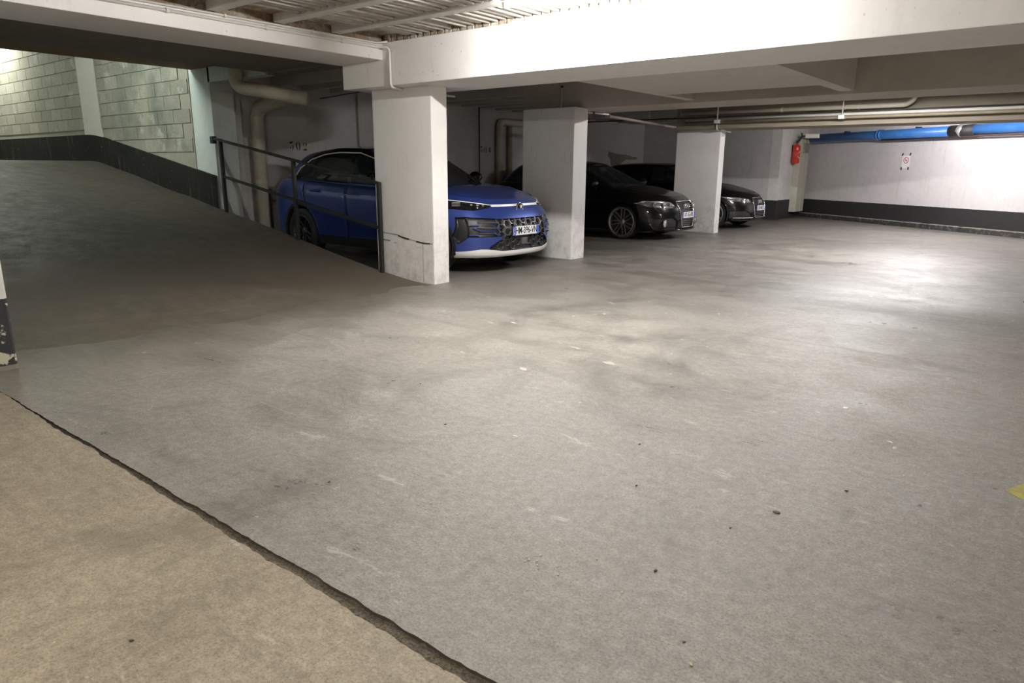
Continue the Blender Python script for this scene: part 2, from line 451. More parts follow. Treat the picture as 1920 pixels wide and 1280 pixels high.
# ramp side wall: end block, then blocks on mortar bed
struct('wall_ramp', bx(-17, -4.35, -.05, .30, -.05, 5.0), M_rampwall)
struct('wall_ramp_left', bx(-17, -.55, -4.60, -4.36, -.05, 5.0), M_rampwall)
struct('wall_ramp_far', bx(-17.2, -17, -4.6, .3, 1.0, 5.0), M_pil)
# black dado on the ramp wall, following the slope
bm = bmesh.new(); pr = None
for i in range(120):
    d = 4.36+.11*i
    row = [bm.verts.new((-d, -.088, rz(d)-.02)), bm.verts.new((-d, -.088, rz(d)+.46)), bm.verts.new((-d, -.049, rz(d)+.465))]
    if pr:
        for k in range(2): bm.faces.new((pr[k], row[k], row[k+1], pr[k+1]))
    pr = row
bmesh.ops.recalc_face_normals(bm, faces=bm.faces[:])
obj('baseboard_ramp', bm, M_blackpaint, kind='structure')
# mortar bed and blocks
wb = struct('wall_blocks', bx(-16.8, -4.92, -.062, -.05, 1.0, 5.0), M_mortar)
BL, BH = .51, .207
pieces = {}
def block_piece(L, Hh):
    k = (round(L, 2), round(Hh, 2))
    if k not in pieces:
        bm = bx(0, L-.009, -.010, 0, 0, Hh-.010, bev=.003)
        me = bpy.data.meshes.new('block'); bm.to_mesh(me); bm.free(); me.materials.append(M_block); pieces[k] = me
    return pieces[k]
for r in range(14):
    z0 = 1.28+BH*r
    off = 0 if r % 2 else BL/2
    for c in range(24):
        xa = -4.95-off-BL*(c+1)+ (BL if off else 0)*0
        xb = xa+BL
        if xa < -15.2: continue
        segs = []
        for (p, q) in ((-8.08, -4.95), (-15.2, -8.80)):
            a, b = max(xa, p), min(xb, q)
            if b-a > .06: segs.append((a, b))
        for a, b in segs:
            if z0 < rz(-(a+b)/2)+.44: continue
            if z0 > 3.95: continue
            o = bpy.data.objects.new('block', block_piece(b-a, BH)); link(o, wb); o.location = (a+.007, -.062-random.uniform(0, .004), z0)
obj('trim_4', bx(-8.80, -8.08, -.085, -.05, 1.0, 5.0), M_pil, kind='structure')
# ceiling over the ramp
struct('ceiling_ramp', bx(-17.2, -2.9, -4.6, .3, 4.6, 4.75), M_soff)

# ------------------------------------------------------------------ setting: beams, joists, ceiling deck
ZB = 2.12
def solid(name, m, *a, bev=.006): return obj(name, bx(*a, bev=bev), m, kind='structure')
beams = []
solid('beam_1', M_beam, -1.15, 9.5, -.22, .63, ZB, 2.552, bev=.008)
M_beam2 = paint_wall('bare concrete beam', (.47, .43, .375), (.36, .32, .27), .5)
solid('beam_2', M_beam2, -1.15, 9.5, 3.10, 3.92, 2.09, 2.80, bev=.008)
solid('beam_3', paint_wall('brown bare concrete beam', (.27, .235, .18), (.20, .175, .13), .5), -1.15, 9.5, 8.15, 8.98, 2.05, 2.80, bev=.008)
# dropped slab between beam 1 and beam 2
solid('ceiling_panel', M_soff, 1.44, 3.42, .62, 2.36, ZB+.002, 2.8, bev=0)
solid('trim_5', M_soff, 1.44, 1.56, 2.36, 3.10, ZB+.002, 2.8, bev=0)
solid('trim_6', M_soff, 3.27, 3.42, 2.36, 3.10, ZB+.002, 2.8, bev=0)
# left beam over the foot of the ramp
solid('beam_left', M_beam, -1.20, -.47, -9.0, -.20, 2.38, 2.555, bev=.008)
# slab beside it
solid('ceiling_slab', M_raw, -2.95, -1.15, -9.0, .30, 2.46, 4.62, bev=0)
# lintel over the bay opening on the ramp side
solid('lintel', M_rampwall, -4.40, -2.9, -.05, .12, 2.43, 4.6, bev=.005)
solid('lintel', M_raw, -2.95, -1.1, -.05, .12, 2.43, 2.6, bev=.005)
# joists and ribbed tiles
JZ = 2.56
ceil = solid('ceiling', M_tile, -4.85, 9.5, -9, 16.5, 2.632, 2.85, bev=0)
yj = -.87
js = []
y = -.87-.645*9
while y < -.5: js.append(y); y += .645
me = None
for y in js: obj('joist', bx(-.47, 9.5, y, y+.11, JZ, 2.66, bev=.006), M_joist, ceil)
for y in [1.12, 1.68, 2.25, 4.4, 4.95, 5.5, 6.05, 6.6, 7.15, 7.7, 9.5, 10.05, 10.6, 11.15, 11.7, 12.25]:
    obj('joist', bx(-4.65, 1.44 if y < 3 else 9.5, y, y+.11, 2.48, 2.74, bev=.006), M_joist, ceil)
for y in [.9, 1.5, 2.1, 2.7]: obj('joist', bx(3.42, 9.5, y, y+.11, JZ, 2.74, bev=.006), M_joist, ceil)
bm = bmesh.new()
w_, L_ = .085, .535
prof = [(0.006, 0), (.010, -.040), (.022, -.052), (.050, -.052), (.062, -.040), (.066, 0)]
prism(bm, prof, 1, 0, L_-.006)
tilem = flat('pale ribbed tile', (.36, .33, .29), .9, var=.5)
rib = bpy.data.meshes.new('tile_rib'); bm.to_mesh(rib); bm.free(); rib.materials.append(tilem)
struct('infill', bx(-1.2, -.50, -9, -.20, 2.555, 2.64), M_tile, ceil)
struct('infill', bx(-1.15, 9.5, -.16, .63, 2.552, 2.64), M_tile, ceil)
bm = bx(0, .082, 0, .05, 0, .078, bev=.006); te = bpy.data.meshes.new('tile_end'); bm.to_mesh(te); bm.free(); te.materials.append(M_tile)
x = -.44
while x < 4.0:
    o = bpy.data.objects.new('tile_end', te); link(o, ceil); o.location = (x, -.205+random.uniform(-.006, .004), 2.553); x += .098
cnt = 0
for j, y in enumerate(js[-4:]+[]):
    x = -.10
    while x < 3.6:
        if random.random() > .05 or x > .6:
            o = bpy.data.objects.new('tile_rib', rib); link(o, ceil); o.location = (x, y+.113, 2.634+random.uniform(-.006, .004)); cnt += 1
        x += .098
# columns
for nm, X0, X1, Y0, Y1, zt in (('column_near', -.93, .02, 0, .24, ZB), ('column_middle', -.98, -.08, 2.86, 3.20, 2.09), ('column_far', -1.25, -.30, 8.40, 8.64, 2.05)):
    bm = bx(X0, X1, Y0, Y1, -.02, zt+.01, bev=.012)
    for v in bm.verts:
        if v.co.z < .1: pass
    obj(nm, bm, M_col, kind='structure')
# left foreground pillar
def pillar_mat():
    t = NT('chipped pillar paint'); z = t.sep()[2]; n = t.noise(6, 6, .7); f = t.noise(22, 5)
    c = t.mix(t.ramp(n, [(.35, 0), (.7, .5)]), (.62, .62, .58), (.48, .46, .42))
    zz = t.math('ADD', z, t.math('MULTIPLY', t.math('SUBTRACT', f, .5), .01))
    k = t.mix(t.ramp(n, [(.56, 0), (.58, 1)]), (.02, .022, .024), (.45, .44, .33))
    c = t.mix(t.math('LESS_THAN', zz, .46), c, k)
    c = t.mix(t.math('LESS_THAN', zz, .03), c, (.2, .18, .15))
    t.set(c, .6, bump=n, bd=.01); return t.m
solid('column_left', pillar_mat(), -.95, .36, -4.62, -4.13, -.02, 2.5, bev=.015)
# enclosure out of view: aisle side, behind camera
struct('wall_right', bx(9.5, 9.7, -9, 16.5, -.05, 2.85), M_wall)
struct('wall_front', bx(-.6, 9.7, -9.2, -9, -.05, 2.85), M_wall)
struct('wall_left', bx(-.8, -.6, -9.2, -4.6, -.05, 2.85), M_wall)

# ------------------------------------------------------------------ lamps
def lamp(i, x, y, z, L, k, col, label):
    t = thing('strip_lamp', label, 'lamp', (x, y, z))
    bm = bx(-L/2-.03, L/2+.03, -.035, .035, .025, .085, bev=.004)
    obj('housing', bm, M_cond, t)
    bm = bmesh.new(); tube(bm, [(-L/2, 0, 0), (L/2, 0, 0)], .018, 10)
    obj('tube', bm, emis('tube light %d' % i, col, TUBE*k), t, smooth=True)
    for s in (-1, 1): obj('lamp_holder', bx(s*(L/2+.012)-.012, s*(L/2+.012)+.012, -.02, .02, -.022, .03), M_cond, t)
    zt = 2.63 if z < 3 else 4.6
    for s in (-.4, .4): obj('hanger', bx(s-.01, s+.01, -.01, .01, .08, zt-z), M_cond, t)
lab = ['fluorescent strip lamp at the top edge in front of the glaring near beam', 'fluorescent strip lamp between the second and third cross beams over the aisle', 'fluorescent strip lamp beyond the third beam lighting the back wall', 'fluorescent strip lamp behind the camera over the beige floor slab', 'added unseen strip lamp far right of the aisle, brightening the car fronts', 'fluorescent strip lamp high above the middle of the ramp', 'fluorescent strip lamp high at the top end of the ramp beside the block wall']
for i, a in enumerate(LAMPS+RLAMPS): lamp(i, *a, lab[i])

# ================================================================== cars
def glass_mat(name, tint, alpha):
    t = NT(name); t.set(tint, .03, spec=.6); t.b.inputs['Alpha'].default_value = alpha; t.b.inputs['IOR'].default_value = 1.5; return t.m
M_glass = glass_mat('tinted car glass', (.012, .022, .022), .62)
M_glassd = glass_mat('privacy car glass', (.006, .008, .009), .9)
M_blk = flat('black trim plastic', (.016, .016, .017), .45)
M_gloss = flat('gloss black trim', (.008, .008, .009), .08)
M_hex = flat('grille lattice grey plastic', (.11, .105, .11), .35, .3)
M_tyre = flat('tyre rubber', (.014, .014, .015), .75)
M_alloy = flat('dark alloy wheel', (.46, .45, .44), .28, .9)
M_alloyl = flat('silver alloy wheel', (.55, .55, .54), .28, .9)
M_chrome = flat('chrome', (.85, .84, .82), .12, 1)
M_silver = flat('satin silver trim', (.86, .85, .84), .35, .1)
M_dark = flat('dark interior cloth', (.03, .03, .033), .9)
M_under = flat('underbody black', (.01, .01, .01), .9)
M_plate = flat('number plate white', (.82, .83, .84), .35)
M_pblue = flat('number plate blue', (.09, .13, .62), .4)
M_ptext = flat('number plate lettering', (.01, .01, .012), .5)
M_lens = glass_mat('headlamp lens', (.5, .52, .55), .12)
M_refl = flat('headlamp reflector', (.8, .8, .8), .12, 1)
M_yel = flat('yellow cloth', (.45, .55, .08), .8)
def paint(name, col, flake=.3, rough=.28, coat=1.0):
    t = NT(name); t.set(col, rough, flake, .5, coat); t.b.inputs['Coat Roughness'].default_value = .04; return t.m

def cut(bm, poly, ax, filt, tg, lay, only=None):
    """cut the mesh along a convex polygon seen along the third axis and tag the faces inside"""
    i, j = ax; n = len(poly); cx = sum(p[0] for p in poly)/n; cy = sum(p[1] for p in poly)/n
    x0, x1 = min(p[0] for p in poly), max(p[0] for p in poly); y0, y1 = min(p[1] for p in poly), max(p[1] for p in poly)
    def bb(f):
        a = [v.co[i] for v in f.verts]; b = [v.co[j] for v in f.verts]
        return max(a) > x0 and min(a) < x1 and max(b) > y0 and min(b) < y1
    bm.normal_update()
    fs = [f for f in bm.faces if bb(f) and filt(f) and (only is None or f[lay] in only)]
    planes = []
    for k in range(n):
        p, q = poly[k], poly[(k+1) % n]; nx, ny = q[1]-p[1], p[0]-q[0]
        if nx*(cx-p[0])+ny*(cy-p[1]) < 0: nx, ny = -nx, -ny
        L = math.hypot(nx, ny)
        if L < 1e-9: continue
        no = [0, 0, 0]; no[i], no[j] = nx/L, ny/L; co = [0, 0, 0]; co[i], co[j] = p
        planes.append((Vector(co), Vector(no)))
    for co, no in planes:
        fs = [f for f in fs if f.is_valid]
        g = list({e for f in fs for e in f.edges})+fs+list({v for f in fs for v in f.verts})
        r = bmesh.ops.bisect_plane(bm, geom=g, dist=1e-5, plane_co=co, plane_no=no)
        fs = list({x for x in r['geom'] if isinstance(x, bmesh.types.BMFace)})
        keep = []
        for f in fs:
            c = f.calc_center_median()
            if (c-co).dot(no) > -1e-6: keep.append(f)
        fs = keep
    for f in fs: f[lay] = tg
    return fs
def take(bm, lay, tags, name, m, parent, push=0, wall=None, smooth=True, seam=0, label=None):
    """copy the faces with the given tags into an object of its own; push>0 sinks it and adds a rim"""
    fs = [f for f in bm.faces if f[lay] in tags]
    if not fs: return None
    b = bmesh.new(); vm = {}; acc = {}
    for f in fs:
        for v in f.verts: acc.setdefault(v, Vector()); acc[v] += f.normal
    cnt = {}
    for f in fs:
        for e in f.edges: cnt[e] = cnt.get(e, 0)+1
    bv = {v for e, c in cnt.items() if c == 1 for v in e.verts}
    for v in acc:
        nn = acc[v].normalized(); vm[v] = b.verts.new(v.co - nn*(push if not seam else (seam*1.2 if v in bv else 0)))
    for f in fs:
        try: b.faces.new([vm[v] for v in f.verts])
        except ValueError: pass
    if smooth:
        for f in b.faces: f.smooth = True
    if push:
        om = {}
        for e, c in cnt.items():
            if c == 1:
                for v in e.verts:
                    if v not in om: om[v] = b.verts.new(v.co)
                a, d = e.verts
                try: b.faces.new((vm[a], vm[d], om[d], om[a]))
                except ValueError: pass
    if push: bmesh.ops.recalc_face_normals(b, faces=b.faces[:])
    # every connected piece becomes an object of its own (left and right doors, lamps, intakes ...)
    isl = []; seen = set()
    for f0 in b.faces:
        if f0 in seen: continue
        st = [f0]; seen.add(f0); cur = []
        while st:
            f = st.pop(); cur.append(f)
            for v in f.verts:
                for q in v.link_faces:
                    if q not in seen: seen.add(q); st.append(q)
        isl.append(cur)
    isl.sort(key=len, reverse=True); first = None
    for cur in isl:
        if len(cur) < 3 and len(isl) > 2: continue
        c = bmesh.new(); mp = {}
        for f in cur:
            for v in f.verts:
                if v not in mp: mp[v] = c.verts.new(v.co)
        for f in cur:
            q = c.faces.new([mp[v] for v in f.verts]); q.smooth = f.smooth
        o = obj(name, c, m, parent, label=label)
        if first is None: first = o
    b.free()
    return first
def text_mesh(txt, size, m, name, parent, mat4, sx=1.0, ext=.0008, bold=0.0):
    cu = bpy.data.curves.new(name, 'FONT'); cu.body = txt; cu.size = size; cu.align_x = 'CENTER'; cu.align_y = 'CENTER'; cu.extrude = ext; cu.offset = bold
    to = bpy.data.objects.new(name, cu); COL.objects.link(to)
    me = bpy.data.meshes.new_from_object(to.evaluated_get(bpy.context.evaluated_depsgraph_get()))
    bpy.data.objects.remove(to)
    me.transform(mat4 @ Matrix.Diagonal((sx, 1, 1, 1)))
    me.materials.clear(); me.materials.append(m); me.name = name
    o = bpy.data.objects.new(name, me); link(o, parent); return o
# orientation of flat things that face +X (local x of the text runs along +Y)
FX = Matrix(((0, 0, 1, 0), (1, 0, 0, 0), (0, 1, 0, 0), (0, 0, 0, 1)))

def wheel(parent, x, y, z, R, W, rimR, side, m_rim, nsp=7, twin=True, full=True):
    s = side
    bm = bmesh.new()
    lathe(bm, [(rimR-.004, -W/2+.01), (rimR+.02, -W/2), (R-.03, -W/2), (R-.006, -W/2+.02), (R, -W/2+.05), (R, W/2-.05), (R-.006, W/2-.02), (R-.03, W/2), (rimR+.02, W/2), (rimR-.004, W/2-.01)], 48, closed=True)
    w = obj('wheel', bm, M_tyre, parent, smooth=True, label='black tyre'); w.location = (x, y, z)
    bm = bmesh.new()
    f = s*W/2
    lathe(bm, [(rimR+.004, f*.98), (rimR-.004, f*1.02), (rimR-.022, f*1.0), (rimR-.035, f*.7), (rimR-.05, -f*.6), (rimR-.05, -f*.9)], 48)
    obj('rim', bm, m_rim, w, smooth=True)
    if not full: return w
    bm = bmesh.new(); lathe(bm, [(.001, f*.80), (.028, f*.82), (.034, f*.78), (.060, f*.72), (.066, f*.45), (.066, -f*.2)], 28); obj('hub', bm, m_rim, w, smooth=True)
    bm = bmesh.new(); lathe(bm, [(.001, f*.1), (rimR-.075, f*.1), (rimR-.075, -f*.1), (.001, -f*.1)], 32); obj('brake_disc', bm, flat('brake disc', (.10, .10, .10), .4, .8), w)
    bm = bmesh.new()
    for k in ((-1, 1) if twin else (0,)):
        a0 = k*.020; hw = .010 if twin else .022
        pr = [(.045, a0*1.2-hw), (.045, a0*1.2+hw), (rimR-.02, k*.034+hw*.9), (rimR-.02, k*.034-hw*.9)]
        A = [bm.verts.new((r, f*(.66 if r < .1 else .92), t)) for r, t in pr]; B = [bm.verts.new((r, f*(.66 if r < .1 else .92)-s*.035, t)) for r, t in pr]
        bm.faces.new(A); bm.faces.new(B[::-1])
        for i in range(4): bm.faces.new((A[i], B[i], B[(i+1) % 4], A[(i+1) % 4]))
    bmesh.ops.recalc_face_normals(bm, faces=bm.faces[:]); bmesh.ops.bevel(bm, geom=bm.edges[:], offset=.003, segments=1, affect='EDGES')
    me = bpy.data.meshes.new('spoke'); bm.to_mesh(me); bm.free(); me.materials.append(m_rim)
    for k in range(nsp):
        o = bpy.data.objects.new('spoke', me); link(o, w); o.rotation_euler = (0, 2*PI*k/nsp+.35, 0)
    return w

def build_car(name, label, group, X, Y, rz_, P):
    car = thing(name, label, 'car', (X, Y, 0), rz_, group)
    W = P['W']
    # ---------- lower body by waterlines
    ts = [0, .03, .07, .12, .18, .24, .30, .36, .42, .48, .54, .60, .66, .72, .78, .84, .89, .93, .965, 1.0]
    def ring(t, sf, w, sr, cf, nf, cr, nr, ns=44, nfc=26, nrc=14):
        out = []
        for k in range(nfc+1):
            a = PI/2*(1-(k/nfc)); a = PI/2-((k/nfc)**1.0)*PI/2
            sa, ca = math.sin(a), math.cos(a)
            out.append((sf+cf-cf*abs(sa)**(2/nf), w*abs(ca)**(2/nf)))
        for k in range(1, ns): out.append((sf+cf+(sr-cr-sf-cf)*k/ns, w))
        for k in range(nrc+1):
            a = PI/2*k/nrc
            out.append((sr-cr+cr*abs(math.sin(a))**(2/nr), w*abs(math.cos(a))**(2/nr)))
        return out
    bm = bmesh.new(); lay = bm.faces.layers.int.new('tag')
    rings = []
    L = P['L']
    for t_ in ts:
        r = ring(t_, spl(t_, P['sf']), W/2*spl(t_, P['w']), spl(t_, P['sr']), P.get('cf', .75), spl(t_, P['nf']), .55, P.get('nr', 4.5))
        right = []; left = []
        for s_, y_ in r:
            zb = spl(s_, P['belt']); z0 = spl(s_, P['bottom']); y_ *= spl(s_, P['taper'])
            z_ = z0+(zb-z0)*t_
            if 'bulge' in P: y_ += P['bulge'](s_, z_) * (1 if y_ > .5 else 0)
            right.append(bm.verts.new((-s_, -y_, z_)))
            left.append(bm.verts.new((-s_, y_, z_)) if y_ > 1e-4 else right[-1])
        rings.append((right, left))
    NR = len(rings[0][0])
    for (ra, la), (rb, lb) in zip(rings, rings[1:]):
        for k in range(NR-1):
            for A, B, fl in ((ra, rb, 0), (la, lb, 1)):
                q = [A[k], A[k+1], B[k+1], B[k]]
                q = list(dict.fromkeys(q))
                if len(q) > 2: bm.faces.new(q[::-1] if fl else q)
    # deck with the bonnet crown, and floor pan
    def sheet(R, Lf, crown, sub, flip, pw=2.2):
        grid = []
        for k in range(NR):
            a, b = R[k], Lf[k]
            if a is b: grid.append([a]*(sub+1)); continue
            row = [a]
            for j in range(1, sub):
                q = -1+2*j/sub; y_ = -abs(a.co.y)*-q if False else abs(a.co.y)*q
                row.append(bm.verts.new((a.co.x, y_, a.co.z+crown(-a.co.x, abs(q), abs(a.co.y)))))
            row.append(b); grid.append(row)
        fs = []
        for k in range(NR-1):
            for j in range(sub):
                q = list(dict.fromkeys([grid[k][j], grid[k+1][j], grid[k+1][j+1], grid[k][j+1]]))
                if len(q) > 2:
                    try: fs.append(bm.faces.new(q if not flip else q[::-1]))
                    except ValueError: pass
        return fs
    for f in sheet(rings[-1][0], rings[-1][1], P['crown'], 22, True): f[lay] = 1
    for f in sheet(rings[0][0], rings[0][1], lambda s, q, y: 0, 4, False): f[lay] = 2
    bmesh.ops.recalc_face_normals(bm, faces=bm.faces[:])
    bm.normal_update()
    side = lambda f: abs(f.normal.y) > .35 and f[lay] not in (1, 2)
    front = lambda f: f.normal.x > .12 and f[lay] not in (1, 2)
    # wheel arches
    arches = [(-P['wf'], P['R']), (-P['wr'], P['R'])]
    for cxx, R in arches:
        if P.get('clad'):
            pts = [(cxx+(R+.095)*math.cos(2*PI*k/28), P['R']+(R+.095)*math.sin(2*PI*k/28)) for k in range(28)]
            cut(bm, pts, (0, 2), side, 5, lay)
        ra = R+.045
        pts = [(cxx+ra*math.cos(2*PI*k/28), P['R']+ra*math.sin(2*PI*k/28)) for k in range(28)]
        fs = cut(bm, pts, (0, 2), side, 9, lay)
    bmesh.ops.delete(bm, geom=[f for f in bm.faces if f[lay] == 9], context='FACES')
    if P.get('clad'): cut(bm, [(-P['wr']+.3, .1), (-P['wf']-.3, .1), (-P['wf']-.3, P['clad']), (-P['wr']+.3, P['clad'])], (0, 2), side, 5, lay, only=(0,))
    for nm, poly, tg in P['doors']: cut(bm, poly, (0, 2), side, tg, lay, only=(0, 5))
    for poly in P['hood']: cut(bm, poly, (0, 1), lambda f: f[lay] == 1, 20, lay)
    for poly, tg in P['frontcuts']:
        for sg in ((1, -1) if min(abs(p[0]) for p in poly) > .02 or max(p[0] for p in poly)*min(p[0] for p in poly) > 0 else (1,)):
            cut(bm, [(p[0]*sg, p[1]) for p in poly], (1, 2), front, tg, lay)
    bm.normal_update()
    bvh = BVHTree.FromBMesh(bm)
    def fx(y, z, off=0.0):
        h = bvh.ray_cast(Vector((1.5, y, z)), Vector((-1, 0, 0)))
        return (h[0].x if h[0] else -.2)+off
    body = take(bm, lay, {0}, 'body', P['paint'], car)
    take(bm, lay, {1}, 'cowl_panel', P['paint'], car)
    take(bm, lay, {2}, 'floor_pan', M_under, car)
    take(bm, lay, {20}, 'bonnet', P['paint'], car, seam=.006)
    take(bm, lay, {5}, 'cladding', M_blk, car)
    for nm, poly, tg in P['doors']:
        d = take(bm, lay, {tg}, nm, P['paint'], car, seam=.006)
    for tg, (nm, m_, push, lb) in P['fronttags'].items():
        take(bm, lay, {tg}, nm, m_, car, push=push, label=lb)
    bm.free()
    # ---------- greenhouse
    bm = bmesh.new(); lay = bm.faces.layers.int.new('tag'); rings = []
    gs = [0, .08, .17, .26, .35, .44, .53, .62, .71, .80, .88, .95, 1.0]
    for g in gs:
        r = ring(g, spl(g, P['gsf']), W/2*spl(g, P['gw']), spl(g, P['gsr']), spl(g, P['gcf']), 3.2, .45, 3.6)
        right = []; left = []
        for s_, y_ in r:
            z0 = spl(s_, P['belt'])-.03+P.get('gup', 0)*g*0; zr = spl(s_, P['roof'])
            z_ = z0+(zr-z0)*g; y_ *= spl(s_, P['gtaper'])
            right.append(bm.verts.new((-s_, -y_, z_))); left.append(bm.verts.new((-s_, y_, z_)) if y_ > 1e-4 else right[-1])
        rings.append((right, left))
    for (ra, la), (rb, lb) in zip(rings, rings[1:]):
        for k in range(NR-1):
            for A, B, fl in ((ra, rb, 0), (la, lb, 1)):
                q = list(dict.fromkeys([A[k], A[k+1], B[k+1], B[k]]))
                if len(q) > 2: bm.faces.new(q[::-1] if fl else q)
    for f in sheet(rings[-1][0], rings[-1][1], lambda s, q, y: P['rcrown']*(1-q**2.4)*min(1, y/.3), 14, True): f[lay] = 1
    bmesh.ops.recalc_face_normals(bm, faces=bm.faces[:]); bm.normal_update()
    gside = lambda f: abs(f.normal.y) > .5 and f[lay] != 1
    gfront = lambda f: f.normal.x > .25 and f[lay] != 1
    if P.get('surround'): cut(bm, P['surround'], (0, 2), gside, 29, lay)
    for k, poly in enumerate(P['windows']): cut(bm, poly, (0, 2), gside, 30+k, lay)
    for sg in (1,): cut(bm, P['screen'], (1, 2), gfront, 40, lay, only=(0,))
    cut(bm, P['rscreen'], (1, 2), lambda f: f.normal.x < -.2 and f[lay] != 1, 41, lay, only=(0,))
    bm.normal_update()
    gb = BVHTree.FromBMesh(bm)
    def sy(x, z, sg=-1, off=.004):
        h = gb.ray_cast(Vector((x, sg*2, z)), Vector((0, -sg, 0))); return (h[0].y+sg*off) if h[0] else sg*.6
    take(bm, lay, {0}, 'cabin_pillars', P['pillar'], car)
    take(bm, lay, {29}, 'window_surround', M_gloss, car)
    take(bm, lay, {1}, 'roof', P['roofm'], car)
    for k, poly in enumerate(P['windows']): take(bm, lay, {30+k}, 'side_window', P['glassr'] if k else P['glass'], car)
    take(bm, lay, {40}, 'windscreen', P['glass'], car)
    take(bm, lay, {41}, 'rear_window', M_glassd, car)
    bm.free()
    # frame line round the side glass
    for sg in (-1, 1):
        if P.get('dlo'):
            bm = bmesh.new(); pts = [(x, sy(x, z, sg), z) for x, z in P['dlo']]
            tube(bm, pts, .009, 6); obj('window_trim', bm, P['dlom'], car, smooth=True)
    # wheels, arches, underneath
    for sx, cc in ((P['wf'], 'f'), (P['wr'], 'r')):
        for sg in (-1, 1):
            wheel(car, -sx, sg*(W/2-.13), P['R'], P['R'], .215, P['rim'], sg, P['rimm'], P.get('nsp', 7), P.get('twin', True), full=(sg < 0))
            bm = bmesh.new(); n = 24; prv = None; ra = P['R']+.05
            for k in range(n+1):
                a = -.35+(PI+.7)*k/n
                row = [bm.verts.new((-sx+ra*math.cos(a), sg*(W/2-.035), P['R']+ra*math.sin(a))), bm.verts.new((-sx+ra*math.cos(a), sg*(W/2-.42), P['R']+ra*math.sin(a)))]
                if prv: bm.faces.new((prv[0], row[0], row[1], prv[1]))
                prv = row
            obj('wheel_arch_liner', bm, M_under, car)
            obj('inner_wing', bx(-sx-ra, -sx+ra, sg*(W/2-.43)-.01, sg*(W/2-.43)+.01, .15, P['R']+ra), M_under, car)
    # cabin
    def seat(x, y, w, hb=True):
        bm = bmesh.new(); box(bm, x-.25, x+.25, y-w/2, y+w/2, .32, .50, bev=.03)
        o = obj('seat', bm, M_dark, car)
        bm = bmesh.new(); prism(bm, [(x-.22, .48), (x-.40, 1.02), (x-.30, 1.04), (x-.10, .52)], 1, y-w/2+.02, y+w/2-.02); obj('backrest', bm, M_dark, o)
        if hb:
            bm = bmesh.new(); box(bm, x-.42, x-.33, y-.12, y+.12, 1.07, 1.25, bev=.03); obj('headrest', bm, M_dark, o)
    for yy in (-.36, .36): seat(-P['seat'], yy, .5); 
    seat(-P['seat']-.95, 0, 1.25, False)
    for yy in (-.36, .36):
        bm = bmesh.new(); box(bm, -P['seat']-1.37, -P['seat']-1.28, yy-.12, yy+.12, 1.04, 1.2, bev=.03); obj('headrest', bm, M_dark, car)
    obj('dashboard', bx(-P['seat']+.50, -P['seat']+.95, -.66, .66, .70, P['belt'][3][1]-.02, bev=.05), M_dark, car)
    bm = bmesh.new(); lathe(bm, [(.175+.014*math.cos(a), .014*math.sin(a)) for a in [2*PI*k/8 for k in range(8)]], 28, 'x', closed=True)
    sw = obj('steering_wheel', bm, M_blk, car, smooth=True); sw.location = (-P['seat']+.40, .36, .93); sw.rotation_euler = (0, math.radians(-25), 0)
    # mirrors
    for sg in (-1, 1):
        mx, mz = P['mirror']
        bm = bmesh.new(); bmesh.ops.create_uvsphere(bm, u_segments=20, v_segments=12, radius=1)
        for v in bm.verts:
            c = v.co; v.co = Vector((mx+c.x*.085*(1 if c.x > 0 else .45), sg*(W/2+.06)+c.y*.125, mz+c.z*.082))
        mo = obj('door_mirror', bm, P.get('mirm', P['paint']), car, smooth=True)
        bm = bmesh.new(); tube(bm, [(mx-.03, sg*(W/2-.07), mz-.09), (mx-.02, sg*(W/2+.02), mz-.03)], .022, 8); obj('mirror_stalk', bm, M_blk, mo)
    for hx, hz in P['handles']:
        for sg in (-1, 1):
            bm = bmesh.new(); yy = sg*(W/2*.985+.004)
            tube(bm, [(hx-.11, yy, hz), (hx-.08, yy+sg*.028, hz), (hx+.08, yy+sg*.028, hz), (hx+.11, yy, hz)], .014, 8)
            obj('door_handle', bm, P['paint'], car, smooth=True)
    # plate
    pz, ph = P['plate'][1], .11; px = fx(.0, pz)+.018 ; yw = .26
    bm = bx(px-.006, px, -yw, yw, pz-ph/2, pz+ph/2, bev=.002)
    pl = obj('number_plate', bm, M_plate, car)
    for sg in (-1, 1):
        y0, y1 = (-yw, -yw+.045) if sg < 0 else (yw-.045, yw)
        obj('plate_band', bx(px-.001, px+.001, y0, y1, pz-ph/2, pz+ph/2), M_pblue, pl)
    text_mesh(P['plate'][0], .113, M_ptext, 'plate_lettering', pl, Matrix.Translation((px+.001, 0, pz)) @ FX, P['plate'][2], bold=.0012)
    text_mesh('F', .035, M_plate, 'plate_letter', pl, Matrix.Translation((px+.0015, -yw+.022, pz-.03)) @ FX)
    bm = bmesh.new()
    for k in range(12):
        a = 2*PI*k/12; c = Vector((px+.0018, -yw+.022+.013*math.cos(a), pz+.022+.013*math.sin(a)))
        box(bm, c.x-.0004, c.x+.0004, c.y-.002, c.y+.002, c.z-.002, c.z+.002)
    obj('plate_stars', bm, flat('yellow stars', (.8, .65, .1), .5), pl, kind='stuff')
    return car, fx, sy

